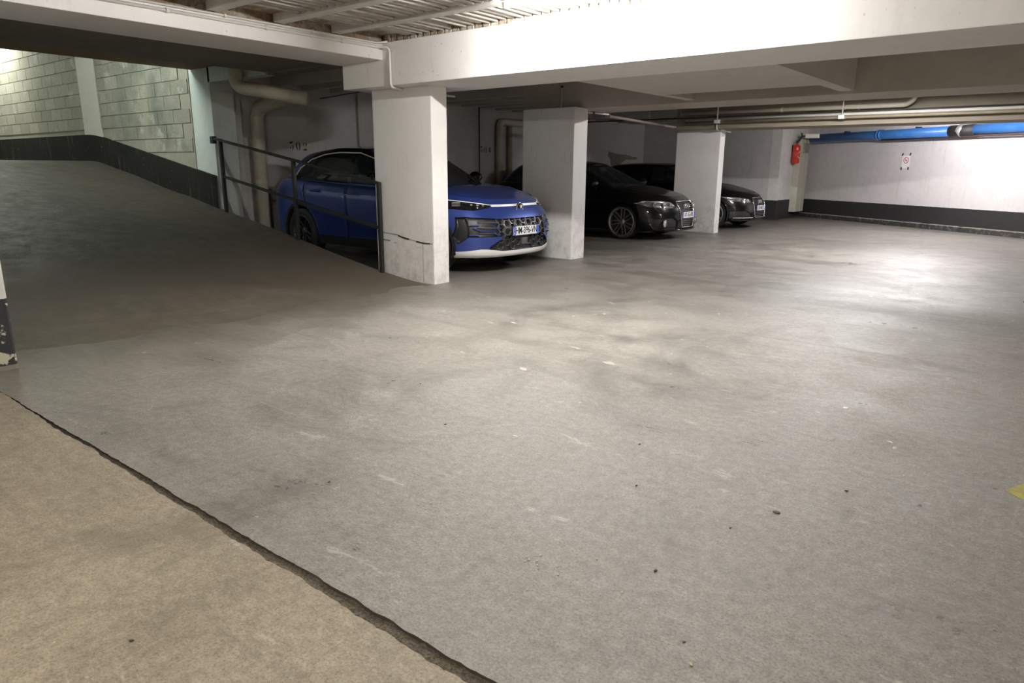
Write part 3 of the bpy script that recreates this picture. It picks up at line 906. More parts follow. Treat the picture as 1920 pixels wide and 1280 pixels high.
# ------------------------------------------------------------------ blue crossover
BLUE = paint('blue metallic paint', (.032, .066, .30), .45)
def hexring(bm, cy, cz, R, fx, t=.012, d=.012, sq=.86):
    P_ = []; n = 6
    for k in range(n):
        a = 2*PI*k/n
        P_.append((cy+R*math.cos(a), cz+R*sq*math.sin(a)))
    Q_ = [(cy+(R-t)*math.cos(2*PI*k/n), cz+(R-t)*sq*math.sin(2*PI*k/n)) for k in range(n)]
    vo = [bm.verts.new((fx(y, z, .002), y, z)) for y, z in P_]; vi = [bm.verts.new((fx(y, z, .0), y, z)) for y, z in Q_]; vd = [bm.verts.new((fx(y, z, -d*2), y, z)) for y, z in Q_]
    for k in range(n):
        j = (k+1) % n; bm.faces.new((vo[k], vo[j], vi[j], vi[k])); bm.faces.new((vi[k], vi[j], vd[j], vd[k]))
bl = dict(L=4.37, W=1.83, R=.345, wf=.86, wr=3.50, rim=.245, rimm=flat('black alloy wheel', (.03, .03, .032), .45, .3), nsp=5, twin=True, paint=BLUE, roofm=M_gloss, pillar=BLUE, glass=M_glass, glassr=M_glass, seat=2.15, cf=.80, gcrown=0,
    sf=[(0, .075), (.03, .04), (.10, .03), (.2, .03), (.35, .02), (.5, .025), (.62, .045), (.75, .085), (.86, .13), (.93, .17), (1, .235)],
    nf=[(0, 2.7), (.15, 3.0), (.5, 3.1), (.8, 2.8), (1, 2.6)],
    w=[(0, .93), (.08, .965), (.25, .985), (.5, .995), (.72, 1.0), (.83, .995), (.90, .965), (.96, .94), (1, .905)],
    sr=[(0, 4.28), (.2, 4.36), (.5, 4.37), (.8, 4.31), (1, 4.26)],
    taper=[(0, 1), (.6, 1.0), (1.2, .995), (2.2, .985), (3.2, 1.0), (3.8, .99), (4.37, .96)],
    belt=[(0, .885), (.25, .90), (.6, .955), (1.2, 1.01), (2.2, 1.035), (3.4, 1.075), (4.37, 1.10)],
    bottom=[(0, .212), (.3, .205), (.8, .20), (2, .20), (3.6, .21), (4.37, .30)],
    crown=lambda s, q, y: .062*max(0, min(1, (s-.22)/.55))*(1-q**3.2)+(.014*math.exp(-((q-.72)/.10)**2))*max(0, min(1, (s-.25)/.4)),
    rcrown=.035, gsf=[(0, 1.08), (1, 2.02)], gw=[(0, .885), (.15, .885), (.5, .83), (.8, .765), (.93, .715), (1, .665)], gsr=[(0, 4.28), (.5, 4.12), (1, 3.92)], gcf=[(0, .55), (1, .3)],
    gtaper=[(0, 1), (2, 1), (3.2, .97), (4.3, .90)],
    roof=[(1.0, 1.46), (1.9, 1.46), (2.3, 1.52), (2.8, 1.535), (3.4, 1.49), (3.95, 1.40), (4.3, 1.30)],
    windows=[[(-1.60, 1.045), (-2.42, 1.055), (-2.42, 1.455), (-2.22, 1.445), (-1.98, 1.37)],
             [(-2.50, 1.057), (-3.28, 1.085), (-3.28, 1.41), (-3.0, 1.45), (-2.5, 1.458)],
             [(-3.33, 1.09), (-3.66, 1.14), (-3.62, 1.27), (-3.33, 1.40)]],
    screen=[(-.70, 1.00), (.70, 1.00), (.60, 1.44), (-.60, 1.44)], rscreen=[(-.6, 1.1), (.6, 1.1), (.5, 1.42), (-.5, 1.42)],
    surround=[(-1.42, 1.03), (-1.40, 1.08), (-1.90, 1.46), (-2.2, 1.57), (-3.1, 1.57), (-3.62, 1.36), (-3.76, 1.20), (-3.76, 1.10)],
    dlo=[(-1.50, 1.04), (-1.8, 1.24), (-2.05, 1.39), (-2.35, 1.465), (-2.8, 1.475), (-3.15, 1.45), (-3.45, 1.38), (-3.68, 1.26), (-3.76, 1.15)], dlom=M_silver,
    doors=[('front_door', [(-1.38, .33), (-2.44, .33), (-2.44, 1.05), (-1.42, 1.02)], 6), ('rear_door', [(-2.45, .33), (-3.15, .33), (-3.30, .60), (-3.45, 1.08), (-2.45, 1.05)], 7)],
    hood=[[(-.245, -.5), (-.245, .5), (-.42, .66), (-1.1, .76), (-1.1, -.76), (-.42, -.66)]],
    clad=.36, mirror=(-1.74, 1.145), mirm=M_gloss, handles=[(-2.24, .93), (-3.12, .955)], plate=('HM-396-VN', .52, .78),
    frontcuts=[
        ([(-.44, .462), (.44, .462), (.44, .675), (-.44, .675)], 50), ([(.43, .462), (.80, .462), (.80, .705), (.43, .675)], 51), ([(.80, .462), (.80, .705), (.862, .70), (.884, .45), (.852, .375)], 54),
        ([(-.395, .463), (.395, .463), (.395, .285), (-.395, .285)], 52), ([(.394, .463), (.585, .345), (.585, .312), (.394, .285)], 52),
        ([(-.40, .18), (.40, .18), (.40, .284), (-.40, .284)], 53), ([(.395, .18), (.625, .18), (.625, .317), (.395, .284)], 53), ([(.62, .20), (.62, .316), (.68, .318), (.85, .285), (.82, .20)], 53),
        ([(.50, .805), (.46, .835), (.60, .862), (.90, .915), (.92, .80), (.70, .775)], 55),
        ([(-.46, .815), (.46, .815), (.46, .842), (-.46, .842)], 56)],
    fronttags={50: ('upper_grille', M_blk, .045, None), 51: ('side_intake', M_blk, .03, None), 54: ('air_curtain', M_blk, .05, None), 52: ('lower_grille', M_blk, .04, None), 53: ('bumper_lip', M_silver, 0, 'silver bumper lip'), 55: ('headlamp', M_gloss, .012, None), 56: ('light_bar', M_silver, .003, 'thin silver bar')})
car1, fx, sy = build_car('crossover_car', 'blue crossover parked nose out between the near and middle columns', 'cars parked nose out', .14, 1.53, 0, bl)
# grille lattice
g = [o for o in car1.children if o.name.startswith('upper_grille')][0]
k = 0
for r in range(3):
    for c in range(-4, 5):
        cy = c*.105; cz = .655-r*.091-(.0455 if c % 2 else 0)
        if abs(cy) > .42 or cz < .44 : continue
        if abs(cy) < .24 and cz < .60: continue
        bm = bmesh.new(); hexring(bm, cy, cz, .064, lambda y, z, o_: fx(y, z, o_-.012), .012)
        bmesh.ops.recalc_face_normals(bm, faces=bm.faces[:]); obj('hexagon_cell', bm, M_hex, g); k += 1
g2 = [o for o in car1.children if o.name.startswith('lower_grille')][0]
for r in range(2):
    for c in range(-4, 5):
        cy = c*.105; cz = .425-r*.085-(.0425 if c % 2 else 0)
        if cz < .33 or abs(c) == 0: continue
        bm = bmesh.new(); hexring(bm, cy, cz, .055, lambda y, z, o_: fx(y, z, o_-.022), .007)
        obj('hexagon_cell', bm, flat('dark lattice', (.05, .05, .05), .4), g2)
obj('radar_panel', bx(fx(0, .39)-.03, fx(0, .39)-.005, -.055, .055, .345, .425, bev=.004), M_hex, g2)
# blue blades in the side intakes
for sg in (-1, 1):
    for pts in ([(.78, .605), (.70, .605)], [(.76, .575), (.68, .535), (.52, .53)], [(.545, .60), (.49, .565), (.43, .562)], [(.79, .49), (.71, .487)], [(.55, .515), (.49, .485), (.44, .482)]):
        bm = bmesh.new(); tube(bm, [(fx(sg*y, z)-.012, sg*y, z) for y, z in pts], .008, 6); obj('intake_blade', bm, BLUE, car1)
    for pts in ([(.70, .64), (.44, .63)], [(.72, .58), (.66, .575), (.50, .565)], [(.70, .51), (.50, .505)]):
        bm = bmesh.new(); tube(bm, [(fx(sg*y, z)-.02, sg*y, z) for y, z in pts], .010, 6); obj('intake_rib', bm, M_hex, car1)
    # lamp internals
    for y, z, s_ in ((.55, .83, .016), (.61, .835, .02), (.67, .84, .016), (.63, .805, .013)):
        bm = bmesh.new(); bmesh.ops.create_uvsphere(bm, u_segments=12, v_segments=8, radius=s_)
        o = obj('lamp_module', bm, M_refl, car1, smooth=True); o.location = (fx(sg*y, z)-.012, sg*y, z)
    o = obj('lamp_reflector', bx(-.03, .012, -.05, .05, -.022, .022, bev=.004), M_refl, car1); o.location = (fx(sg*.80, .85)+.0, sg*.80, .85); o.rotation_euler = (0, 0, sg*.8)
    bm = bmesh.new(); tube(bm, [(fx(sg*y, z)+.003, sg*y, z) for y, z in [(.46+.44*i/10, .836+.074*i/10) for i in range(11)]], .006, 6)
    obj('daylight_strip', bm, M_silver, car1, smooth=True)
# round badge: ring with a V over a W
ex = fx(0, .80)+.012
bd = thing('tmp', 'x', 'x'); bpy.data.objects.remove(bd)
bm = bmesh.new(); lathe(bm, [(.066, 0), (.070, .008), (.060, .010), (.057, 0)], 36, 'x', (ex, 0, .79), closed=True)
bg = obj('badge', bm, M_chrome, car1, smooth=True, label='round chrome badge with a V above a W')
bm = bmesh.new(); lathe(bm, [(.0005, -.004), (.062, -.004), (.062, -.012), (.0005, -.012)], 36, 'x', (ex, 0, .79)); obj('badge_back', bm, M_gloss, bg)
def stroke(bm, pts, w, x, d=.004):
    for a, b in zip(pts, pts[1:]):
        dy_, dz = b[0]-a[0], b[1]-a[1]; l = math.hypot(dy_, dz); ny, nz = -dz/l*w/2, dy_/l*w/2
        q = [(a[0]+ny, a[1]+nz), (b[0]+ny, b[1]+nz), (b[0]-ny, b[1]-nz), (a[0]-ny, a[1]-nz)]
        A_ = [bm.verts.new((x, p[0], p[1])) for p in q]; B_ = [bm.verts.new((x+d, p[0], p[1])) for p in q]
        bm.faces.new(A_); bm.faces.new(B_[::-1])
        for i in range(4): bm.faces.new((A_[i], B_[i], B_[(i+1) % 4], A_[(i+1) % 4]))
    bmesh.ops.recalc_face_normals(bm, faces=bm.faces[:]); return bm
zc = .79
obj('badge_letter', stroke(bmesh.new(), [(-.024, zc+.055), (0, zc+.008), (.024, zc+.055)], .011, ex), M_chrome, bg)
obj('badge_letter', stroke(bmesh.new(), [(-.050, zc+.036), (-.022, zc-.048), (0, zc-.006), (.022, zc-.048), (.050, zc+.036)], .011, ex), M_chrome, bg)

# ------------------------------------------------------------------ black hatchbacks
BLK = paint('black paint', (.003, .003, .0035), 0, .3, .55); BLK.node_tree.nodes['Principled BSDF'].inputs['Specular IOR Level'].default_value = .15
M_lamp2 = flat('headlamp housing bright', (.42, .42, .43), .22, .85)
def hatch(name, label, X, Y, rz_, plate, lamp_pts, gr, fog, rimm, nsp, twin, extra, wf=.95):
    P = dict(L=4.29, W=1.77, R=.318, wf=wf, wr=3.50, rim=.268, rimm=rimm, nsp=nsp, twin=twin, paint=BLK, roofm=BLK, pillar=BLK, glass=M_glass, glassr=M_glassd, seat=2.15, cf=.85,
        sf=[(0, .07), (.06, .03), (.14, .02), (.3, .02), (.5, .025), (.7, .05), (.84, .095), (.93, .15), (1, .24)],
        nf=[(0, 2.7), (.15, 2.7), (.5, 2.5), (.8, 2.4), (1, 2.3)],
        w=[(0, .93), (.08, .96), (.3, .99), (.55, 1.0), (.72, .995), (.86, .965), (.94, .93), (1, .875)],
        sr=[(0, 4.18), (.2, 4.28), (.5, 4.29), (.8, 4.23), (1, 4.15)],
        taper=[(0, 1), (.6, 1.0), (1.2, .995), (2.2, .985), (3.2, 1.0), (3.8, .985), (4.3, .95)],
        belt=[(0, .735), (.25, .775), (.6, .83), (1.2, .90), (2.2, .935), (3.4, .975), (4.3, 1.0)],
        bottom=[(0, .19), (.3, .17), (.8, .165), (2, .165), (3.6, .17), (4.3, .26)],
        crown=lambda s, q, y: .085*max(0, min(1, (s-.18)/.7))*(1-q**2.6),
        rcrown=.04, gsf=[(0, .98), (1, 2.0)], gw=[(0, .87), (.12, .87), (.5, .80), (.8, .72), (.93, .67), (1, .62)], gsr=[(0, 4.15), (.5, 4.0), (1, 3.75)], gcf=[(0, .55), (1, .3)],
        gtaper=[(0, 1), (2, 1), (3.2, .97), (4.3, .88)],
        roof=[(.9, 1.33), (1.9, 1.33), (2.3, 1.375), (2.8, 1.385), (3.4, 1.36), (3.9, 1.29), (4.2, 1.22)],
        windows=[[(-1.62, .955), (-2.38, .965), (-2.38, 1.33), (-2.2, 1.32), (-1.92, 1.23)], [(-2.46, .967), (-3.22, .99), (-3.22, 1.28), (-3.0, 1.315), (-2.46, 1.332)], [(-3.27, .995), (-3.66, 1.04), (-3.58, 1.15), (-3.27, 1.27)]],
        screen=[(-.68, .90), (.68, .90), (.56, 1.31), (-.56, 1.31)], rscreen=[(-.55, 1.02), (.55, 1.02), (.45, 1.28), (-.45, 1.28)],
        dlo=None, dlom=M_gloss,
        doors=[('front_door', [(-1.35, .28), (-2.40, .28), (-2.40, .945), (-1.40, .90)], 6), ('rear_door', [(-2.41, .28), (-3.10, .28), (-3.25, .50), (-3.42, .97), (-2.41, .945)], 7)],
        hood=[[(-.22, -.42), (-.22, .42), (-.40, .60), (-1.0, .72), (-1.0, -.72), (-.40, -.60)]],
        clad=None, mirror=(-1.52, 1.0), handles=[(-2.18, .80), (-3.06, .83)], plate=(plate, .455, .70),
        frontcuts=[(gr, 50), (lamp_pts, 55)] + fog,
        fronttags={50: ('single_frame_grille', M_blk, .03, None), 55: ('headlamp', M_lamp2, .012, None), 51: ('side_intake', M_blk, .025, None), 53: ('front_splitter', M_gloss, 0, None)})
    car, fx, sy = build_car(name, label, 'cars parked nose out', X, Y, rz_, P)
    g = [o for o in car.children if o.name.startswith('single_frame_grille')][0]
    # chrome frame
    bm = bmesh.new(); loop = [(p[0], p[1]) for p in gr]; loop.append(loop[0]); pts = []
    for a, b in zip(loop, loop[1:]):
        for i in range(6): pts.append((a[0]+(b[0]-a[0])*i/6, a[1]+(b[1]-a[1])*i/6))
    pts.append(pts[0]); tube(bm, [(fx(y, z)+.004, y, z) for y, z in pts], .012, 8); obj('chrome_frame', bm, M_chrome, g, smooth=True, label='chrome grille frame')
    zs = [p[1] for p in gr]; z = min(zs)+.035
    while z < max(zs)-.02:
        hw = lerp_tab(z, sorted([(p[1], abs(p[0])) for p in gr]))-.015
        if not (.39 < z < .52):
            obj('grille_slat', bx(fx(0, z)-.03, fx(0, z)-.006, -hw, hw, z-.005, z+.005), M_hex, g)
        z += .036
    rz0 = max(zs)-.085
    for k in range(4):
        bm = bmesh.new(); lathe(bm, [(.036+.0075*math.cos(a), .0075*math.sin(a)) for a in [2*PI*i/8 for i in range(8)]], 24, 'x', (fx(0, rz0)+.006, (k-1.5)*.054, rz0), closed=True)
        obj('badge_ring', bm, M_chrome, g, smooth=True)
    extra(car, fx)
    return car
def ex2(car, fx):
    for sg in (-1, 1):
        # oval headlamp: projector, ring, blinker
        for y, z, r_ in ((.58, .645, .056), (.72, .648, .050), (.47, .635, .035)):
            bm = bmesh.new(); lathe(bm, [(r_, .0), (r_*1.05, .012), (r_*.9, .015), (r_*.75, -.02), (.001, -.03)], 24, 'x', (fx(sg*y, z)-.004, sg*y, z)); obj('lamp_reflector', bm, M_refl, car, smooth=True)
        bm = bmesh.new(); lathe(bm, [(.001, .02), (.035, .015), (.05, .012), (.058, .016), (.060, 0)], 24, 'x', (fx(sg*.62, .315)-.006, sg*.62, .315)); obj('fog_lamp', bm, M_refl, car, smooth=True)
        bm = bmesh.new(); lathe(bm, [(.058, .010), (.066, .014), (.068, 0)], 24, 'x', (fx(sg*.62, .315)-.004, sg*.62, .315)); obj('fog_lamp_ring', bm, M_chrome, car, smooth=True)
    # splitter under the grille
    bm = bmesh.new(); pts = [(fx(y, .19)+.03-.02*abs(y), y, .185) for y in [-.62+1.24*i/16 for i in range(17)]]; tube(bm, pts, .016, 8); obj('front_splitter', bm, M_gloss, car, smooth=True)
def ex3(car, fx):
    for sg in (-1, 1):
        for y, z, r_ in ((.50, .615, .035), (.58, .622, .04), (.68, .635, .035)):
            bm = bmesh.new(); lathe(bm, [(r_, .0), (r_*1.05, .012), (r_*.9, .015), (r_*.75, -.02), (.001, -.03)], 24, 'x', (fx(sg*y, z)-.004, sg*y, z)); obj('lamp_reflector', bm, M_refl, car, smooth=True)
        bm = bmesh.new(); tube(bm, [(fx(sg*y, z)+.003, sg*y, z) for y, z in [(.40+.42*i/8, .585+.035*(i/8)**1.5) for i in range(9)]], .006, 6); obj('daylight_strip', bm, M_refl, car, smooth=True)
        bm = bmesh.new(); tube(bm, [(fx(sg*y, z)+.004, sg*y, z) for y, z in [(.36+.40*i/8, .25) for i in range(9)]], .009, 6); obj('bumper_strip', bm, M_silver, car, smooth=True)
G2 = [(-.285, .70), (.285, .70), (.30, .66), (.23, .26), (.21, .235), (-.21, .235), (-.23, .26), (-.30, .66)]
car2 = hatch('hatchback_car', 'black hatchback parked nose out between the middle and far columns', -.14, 6.84, 0, 'AY-163-BR',
    [(.40, .585), (.365, .63), (.42, .69), (.60, .715), (.80, .715), (.865, .67), (.80, .60), (.6, .575)], G2,
    [([(.36, .20), (.36, .36), (.44, .42), (.78, .40), (.80, .30), (.74, .20)], 51)], M_alloy, 7, True, ex2)
G3 = [(-.27, .675), (.27, .675), (.335, .60), (.30, .34), (.255, .255), (-.255, .255), (-.30, .34), (-.335, .60)]
car3 = hatch('hatchback_car', 'black hatchback parked nose out beyond the far column, bright headlamp', -.02, 10.28, 0, 'EX-467-JC',
    [(.40, .575), (.37, .60), (.42, .655), (.62, .685), (.84, .70), (.80, .62), (.62, .58)], G3,
    [([(.42, .19), (.40, .33), (.52, .40), (.80, .40), (.80, .27), (.74, .19)], 51)], M_alloyl, 5, False, ex3, wf=.80)

# ================================================================== railing beside the ramp
rail = thing('ramp_railing', 'dark square steel railing along the ramp edge, left of the near column', 'railing', (-2.4, -.09, rz(2.4)))
def loc(p, o=rail): return Vector(p)-o.location
RP = []
for d in (.76, 2.40, 4.13):
    z0 = rz(d)
    bm = bx(-d-.022, -d+.022, -.112, -.068, z0-.03, z0+1.02, bev=.003); bm.transform(Matrix.Translation(-rail.location)); obj('post', bm, M_steel, rail); RP.append((d, z0))
def bar(nm, p, q, w=.045, h=.03):
    p, q = loc(p), loc(q); bm = bmesh.new()
    A_ = [bm.verts.new((p.x, p.y+a, p.z+b)) for a, b in ((-w/2, -h/2), (w/2, -h/2), (w/2, h/2), (-w/2, h/2))]; B_ = [bm.verts.new((q.x, q.y+a, q.z+b)) for a, b in ((-w/2, -h/2), (w/2, -h/2), (w/2, h/2), (-w/2, h/2))]
    bm.faces.new(A_); bm.faces.new(B_[::-1])
    for i in range(4): bm.faces.new((A_[i], B_[i], B_[(i+1) % 4], A_[(i+1) % 4]))
    bmesh.ops.recalc_face_normals(bm, faces=bm.faces[:]); obj(nm, bm, M_steel, rail)
bar('top_rail', (-.74, -.09, rz(.76)+1.03), (-4.30, -.09, rz(4.3)+1.0))
bar('mid_rail', (-.74, -.09, rz(.76)+.52), (-4.15, -.09, rz(4.15)+.50), .03, .035)
obj('end_cap', (lambda b: (b.transform(Matrix.Translation(-rail.location)), b)[1])(bx(-4.36, -4.28, -.12, -.06, rz(4.3)+.93, rz(4.3)+1.03, bev=.003)), M_steel, rail)

# ================================================================== pipes and conduits
def pipe(name, pts, r, m, label, cat, rr=.1, seg=14, group=None, clips=None, clipm=None):
    base = Vector(pts[0]); t = thing(name, label, cat, base, 0, group)
    bm = bmesh.new(); tube(bm, [Vector(p)-base for p in arc_path(pts, rr)], r, seg); obj('pipe_run' if 'pipe' in name else 'conduit_run', bm, m, t, smooth=True)
    for c in (clips or []):
        b, e, ax = c; c0 = Vector(b)-base
        bm = bmesh.new(); lathe(bm, [(r+.001, -e), (r+.007, -e), (r+.007, e), (r+.001, e)], 14, ax, c0, closed=True); obj('clip', bm, clipm or m, t)
    return t
ca = [((-.455, y, 2.500), .012, 'y') for y in (-3.3, -2.5, -1.6, -.75)]
pipe('conduit', [(-.455, -4.05, 2.500), (-.455, -.30, 2.500), (-.33, -.243, 2.49), (-.33, -.243, 2.105), (-.42, .0, 2.098), (-.45, .86, 2.098)], .013, M_cond, 'thin white conduit along the left beam, dropping down the near beam to the near column', 'conduit', .05, clips=ca)
pipe('conduit', [(-.455, -4.05, 2.540), (-.455, -.30, 2.540), (-.36, -.243, 2.55)], .010, M_cond, 'thinner white cable run just above the conduit on the left beam', 'conduit', .04, clips=[((-.455, y, 2.540), .010, 'y') for y in (-3.8, -2.9, -2.0, -1.1)])
pipe('conduit', [(-.46, 3.085, 2.47), (-.46, 3.085, 2.075), (-.28, 3.4, 2.070), (-.22, 3.98, 2.070)], .012, M_cond, 'short conduit bending under the second beam above the middle column', 'conduit', .05, clips=[((-.46, 3.085, 2.40), .012, 'z'), ((-.25, 3.6, 2.070), .012, 'y')], clipm=M_condk)
pipe('conduit', [(-.30, 8.13, 2.4), (-.28, 8.13, 2.035), (-.34, 8.5, 2.030), (-.40, 9.15, 2.030)], .012, M_cond, 'short conduit bending under the third beam above the far column', 'conduit', .05)
# ramp side pipes
pipe('drain_pipe', [(-3.46, -.17, 3.4), (-3.46, -.17, 2.30), (-3.15, .03, 2.25), (-2.80, .27, 2.175), (-2.66, .37, 2.155)], .088, M_pipe, 'fat cream drain pipe dropping and bending away under the slab, left of the near column', 'pipe', .13, 18, clips=[((-3.46, -.17, 2.45), .025, 'z')])
pipe('drain_pipe', [(-4.47, .72, -.02), (-4.47, .72, 2.13), (-4.05, .72, 2.20), (-3.45, .70, 2.25)], .105, M_pipe, 'upright cream pipe beside the wall end, under the fat bent pipe', 'pipe', .18, 18, clips=[((-4.47, .72, 1.05), .03, 'z'), ((-4.47, .72, 2.0), .03, 'z')])
pipe('cable', [(-2.5, .45, 2.15), (-1.9, .75, 2.24), (-1.0, .45, 2.20)], .008, M_condk, 'thin black cable sagging from the fat cream pipe towards the near column', 'cable', .2, 6)
# rear wall pipes behind the middle bay
for y, r, m, lb in ((5.96, .014, M_condk, 'thin dark cable down the rear wall, left of the number 304'), (6.60, .075, M_pipe, 'grimy upright pipe just right of the number 304'), (6.98, .055, M_brownpipe, 'brown upright pipe, rightmost of the pair behind the middle bay')):
    pipe('wall_pipe', [(-4.57, y, -.02), (-4.57, y, 2.22 if r > .02 else 2.5)] if r < .06 else [(-4.55, y, -.02), (-4.55, y, 2.24), (-4.55, 8.6, 2.26)], r, m, lb, 'pipe', .12)
# pipes along the third beam
G3g = 'pipes along the third beam'
pipe('beam_pipe', [(-1.0, 8.02, 2.345), (3.03, 8.02, 2.335), (3.14, 8.02, 2.42), (3.14, 8.02, 2.60)], .040, M_pipe, 'cream pipe with an upturned end along the third beam', 'pipe', .07, 14, G3g, clips=[((1.0, 8.02, 2.34), .02, 'x'), ((2.3, 8.02, 2.335), .02, 'x')])
pipe('beam_pipe', [(-3.8, 7.99, 2.262), (9.4, 7.99, 2.262)], .013, M_condk, 'thin black pipe along the third beam, below the cream pipe', 'pipe', .07, 8, G3g)
pipe('beam_pipe', [(-.9, 8.04, 2.222), (9.4, 8.04, 2.222)], .028, M_cond, 'white pipe along the third beam, below the black pipe', 'pipe', .07, 12, G3g, clips=[((2.06, 8.04, 2.222), .03, 'x')])
pipe('beam_pipe', [(-.9, 8.01, 2.168), (9.4, 8.01, 2.168)], .024, M_brownpipe, 'brown pipe along the third beam, lowest of the run', 'pipe', .07, 12, G3g)
for x in (2.06, -.2):
    t = thing('pipe_hanger', 'white pipe hanger and elbow on the third beam, %s' % ('in the middle of the run' if x > 1 else 'above the far column'), 'bracket', (x, 8.0, 2.17))
    obj('rod', bx(-.008, .008, -.06, -.045, 0, .31), M_cond, t); obj('saddle', bx(-.06, .04, -.08, .03, -.03, .035, bev=.008), M_cond, t)
# hanging tray over the far bay
tr = thing('cable_tray', 'long thin pinkish tray hanging under the ceiling between middle and far columns', 'tray', (-1.66, 8.0, 2.18))
bm = bmesh.new(); p0, p1 = Vector((.23, -2.07, .02)), Vector((-.30, 2.1, -.0))
for a, b in ((-.05, 0), ): 
    q = [(-.05, -.02), (.05, -.02), (.05, .02), (-.05, .02)]
    A_ = [bm.verts.new((p0.x+u, p0.y, p0.z+v)) for u, v in q]; B_ = [bm.verts.new((p1.x+u, p1.y, p1.z+v)) for u, v in q]
    bm.faces.new(A_); bm.faces.new(B_[::-1])
    for i in range(4): bm.faces.new((A_[i], B_[i], B_[(i+1) % 4], A_[(i+1) % 4]))
bmesh.ops.recalc_face_normals(bm, faces=bm.faces[:])
obj('tray_channel', bm, flat('pinkish tray paint', (.62, .50, .45), .6, var=.1), tr)
for yy in (-1.95, .0, 1.9): 
    x_ = .23-.53*(yy+2.07)/4.17; obj('hanger_rod', bx(x_-.006, x_+.006, yy-.006, yy+.006, .02, .32), M_cond, tr)

# ================================================================== back wall things
base = bw(2.9, 0, 0)
def on_bw(s, off, z): return bw(s, off, z)
ang = math.atan2(wd.y, wd.x)
bp = thing('blue_pipe', 'blue drain pipe under the ceiling along the white back wall', 'pipe', bw(.25, .16, 2.10), ang)
def lp(name, x0, x1, r, m, dz=0, dy=0, parent=bp, seg=18, label=None):
    bm = bmesh.new(); tube(bm, [(x0, dy, dz), (x1, dy, dz)], r, seg); return obj(name, bm, m, parent, smooth=True, label=label)
lp('pipe_run', 0, 4.36, .108, M_blue); lp('pipe_run', 4.86, 9.0, .105, M_blue, .01)
for x in (2.32, 2.40): lp('collar', x, x+.05, .122, M_blue)
lp('rubber_sleeve', 4.33, 4.92, .120, M_rubber, label='black rubber sleeve')
o = obj('clamp_band', (lambda b: (lathe(b, [(.123, -.06), (.127, -.06), (.127, .06), (.123, .06)], 24, 'x', (0, 0, 0), closed=True), b)[1])(bmesh.new()), flat('galvanised band', (.55, .55, .53), .4, .6), bp, smooth=True); o.location = (4.60, 0, .005); o.rotation_euler = (0, math.radians(22), 0)
lp('thin_pipe', 2.4, 9.0, .018, flat('rusty thin pipe', (.09, .05, .045), .6), -.118, -.01, label='rusty thin pipe')
for x in (1.2, 3.4, 6.2): obj('pipe_bracket', bx(x-.012, x+.012, -.01, .16, .10, .14), M_steel, bp)
# no-smoking notice
sg = thing('notice', 'white no-smoking notice held by black tape corners on the back wall', 'sign', bw(3.345, .004, 1.325), ang)
obj('sheet', bx(-.115, .115, -.002, .0, 0, .29), flat('notice paper', (.86, .85, .87), .6), sg)
M_red = flat('notice red', (.62, .10, .12), .6); M_tape = flat('black tape', (.04, .035, .035), .6)
bm = bmesh.new(); lathe(bm, [(.058, -.0025), (.074, -.0025), (.074, -.0045), (.058, -.0045)], 32, 'y', (0, 0, .185), closed=True); obj('red_ring', bm, M_red, sg)
bm = bmesh.new(); prism(bm, [(-.046, .225), (-.040, .232), (.046, .146), (.040, .138)], 1, -.0045, -.0025); obj('red_slash', bm, M_red, sg)
obj('cigarette_mark', bx(-.036, .03, -.0035, -.0025, .178, .190), M_tape, sg)
for x, z, a in ((-.12, .315, -.5), (.10, .318, -.3), (-.115, -.005, 0), (.085, .0, .1)):
    o = obj('tape_corner', bx(-.020, .020, -.004, -.002, -.032, .032), M_tape, sg); o.location = (x, 0, z); o.rotation_euler = (0, -a, 0)
# emergency light box and cables
eb = thing('emergency_light', 'small cream emergency light box beside the start of the blue pipe', 'light', (-.27, 14.28, 2.14), math.radians(12))
obj('housing', bx(-.17, .17, -.05, .05, -.055, .055, bev=.01), flat('cream plastic', (.74, .70, .60), .4), eb)
obj('mounting_arm', bx(-.24, -.16, -.015, .015, -.015, .015), M_steel, eb)
obj('diffuser', bx(-.15, .15, -.058, -.05, -.04, .03, bev=.003), flat('pale diffuser', (.8, .77, .68), .3), eb)
# boxed duct and extinguisher on the wall stub
dk = thing('duct', 'tall grey-beige boxed duct on the wall stub beside the fire extinguisher', 'duct', (-.62, 14.62, .17))
obj('casing', bx(-.08, .10, -.34, .32, 0, 1.90, bev=.006), flat('beige duct paint', (.50, .48, .40), .7, var=.12), dk)
obj('cover_strip', bx(.098, .112, .02, .06, 0, 1.90), flat('beige strip', (.42, .40, .33), .7), dk)
obj('junction_box', bx(.08, .16, -.20, .16, 1.55, 1.80, bev=.01), flat('grey green box', (.24, .25, .19), .6, var=.2), dk)
fe = thing('fire_extinguisher', 'red fire extinguisher hanging on the white wall stub near the back corner', 'extinguisher', (-.58, 14.08, 1.44))
MR = flat('extinguisher red', (.60, .045, .025), .3)
bm = bmesh.new(); lathe(bm, [(.001, 0), (.085, 0), (.098, .02), (.098, .40), (.09, .445), (.05, .48), (.028, .49), (.028, .515), (.001, .515)], 28, 'z'); obj('cylinder', bm, MR, fe, smooth=True)
bm = bmesh.new(); lathe(bm, [(.001, .51), (.035, .51), (.035, .55), (.001, .55)], 14, 'z'); obj('valve', bm, M_blk, fe)
obj('handle', bx(-.02, .02, -.015, .11, .55, .57), M_blk, fe); obj('handle', bx(-.02, .02, -.015, .10, .59, .605), M_blk, fe)
bm = bmesh.new(); tube(bm, arc_path([(0, .02, .53), (.04, .10, .60), (.06, .16, .72), (.02, .22, .78)], .05), .017, 8); obj('hose', bm, M_blk, fe, smooth=True)
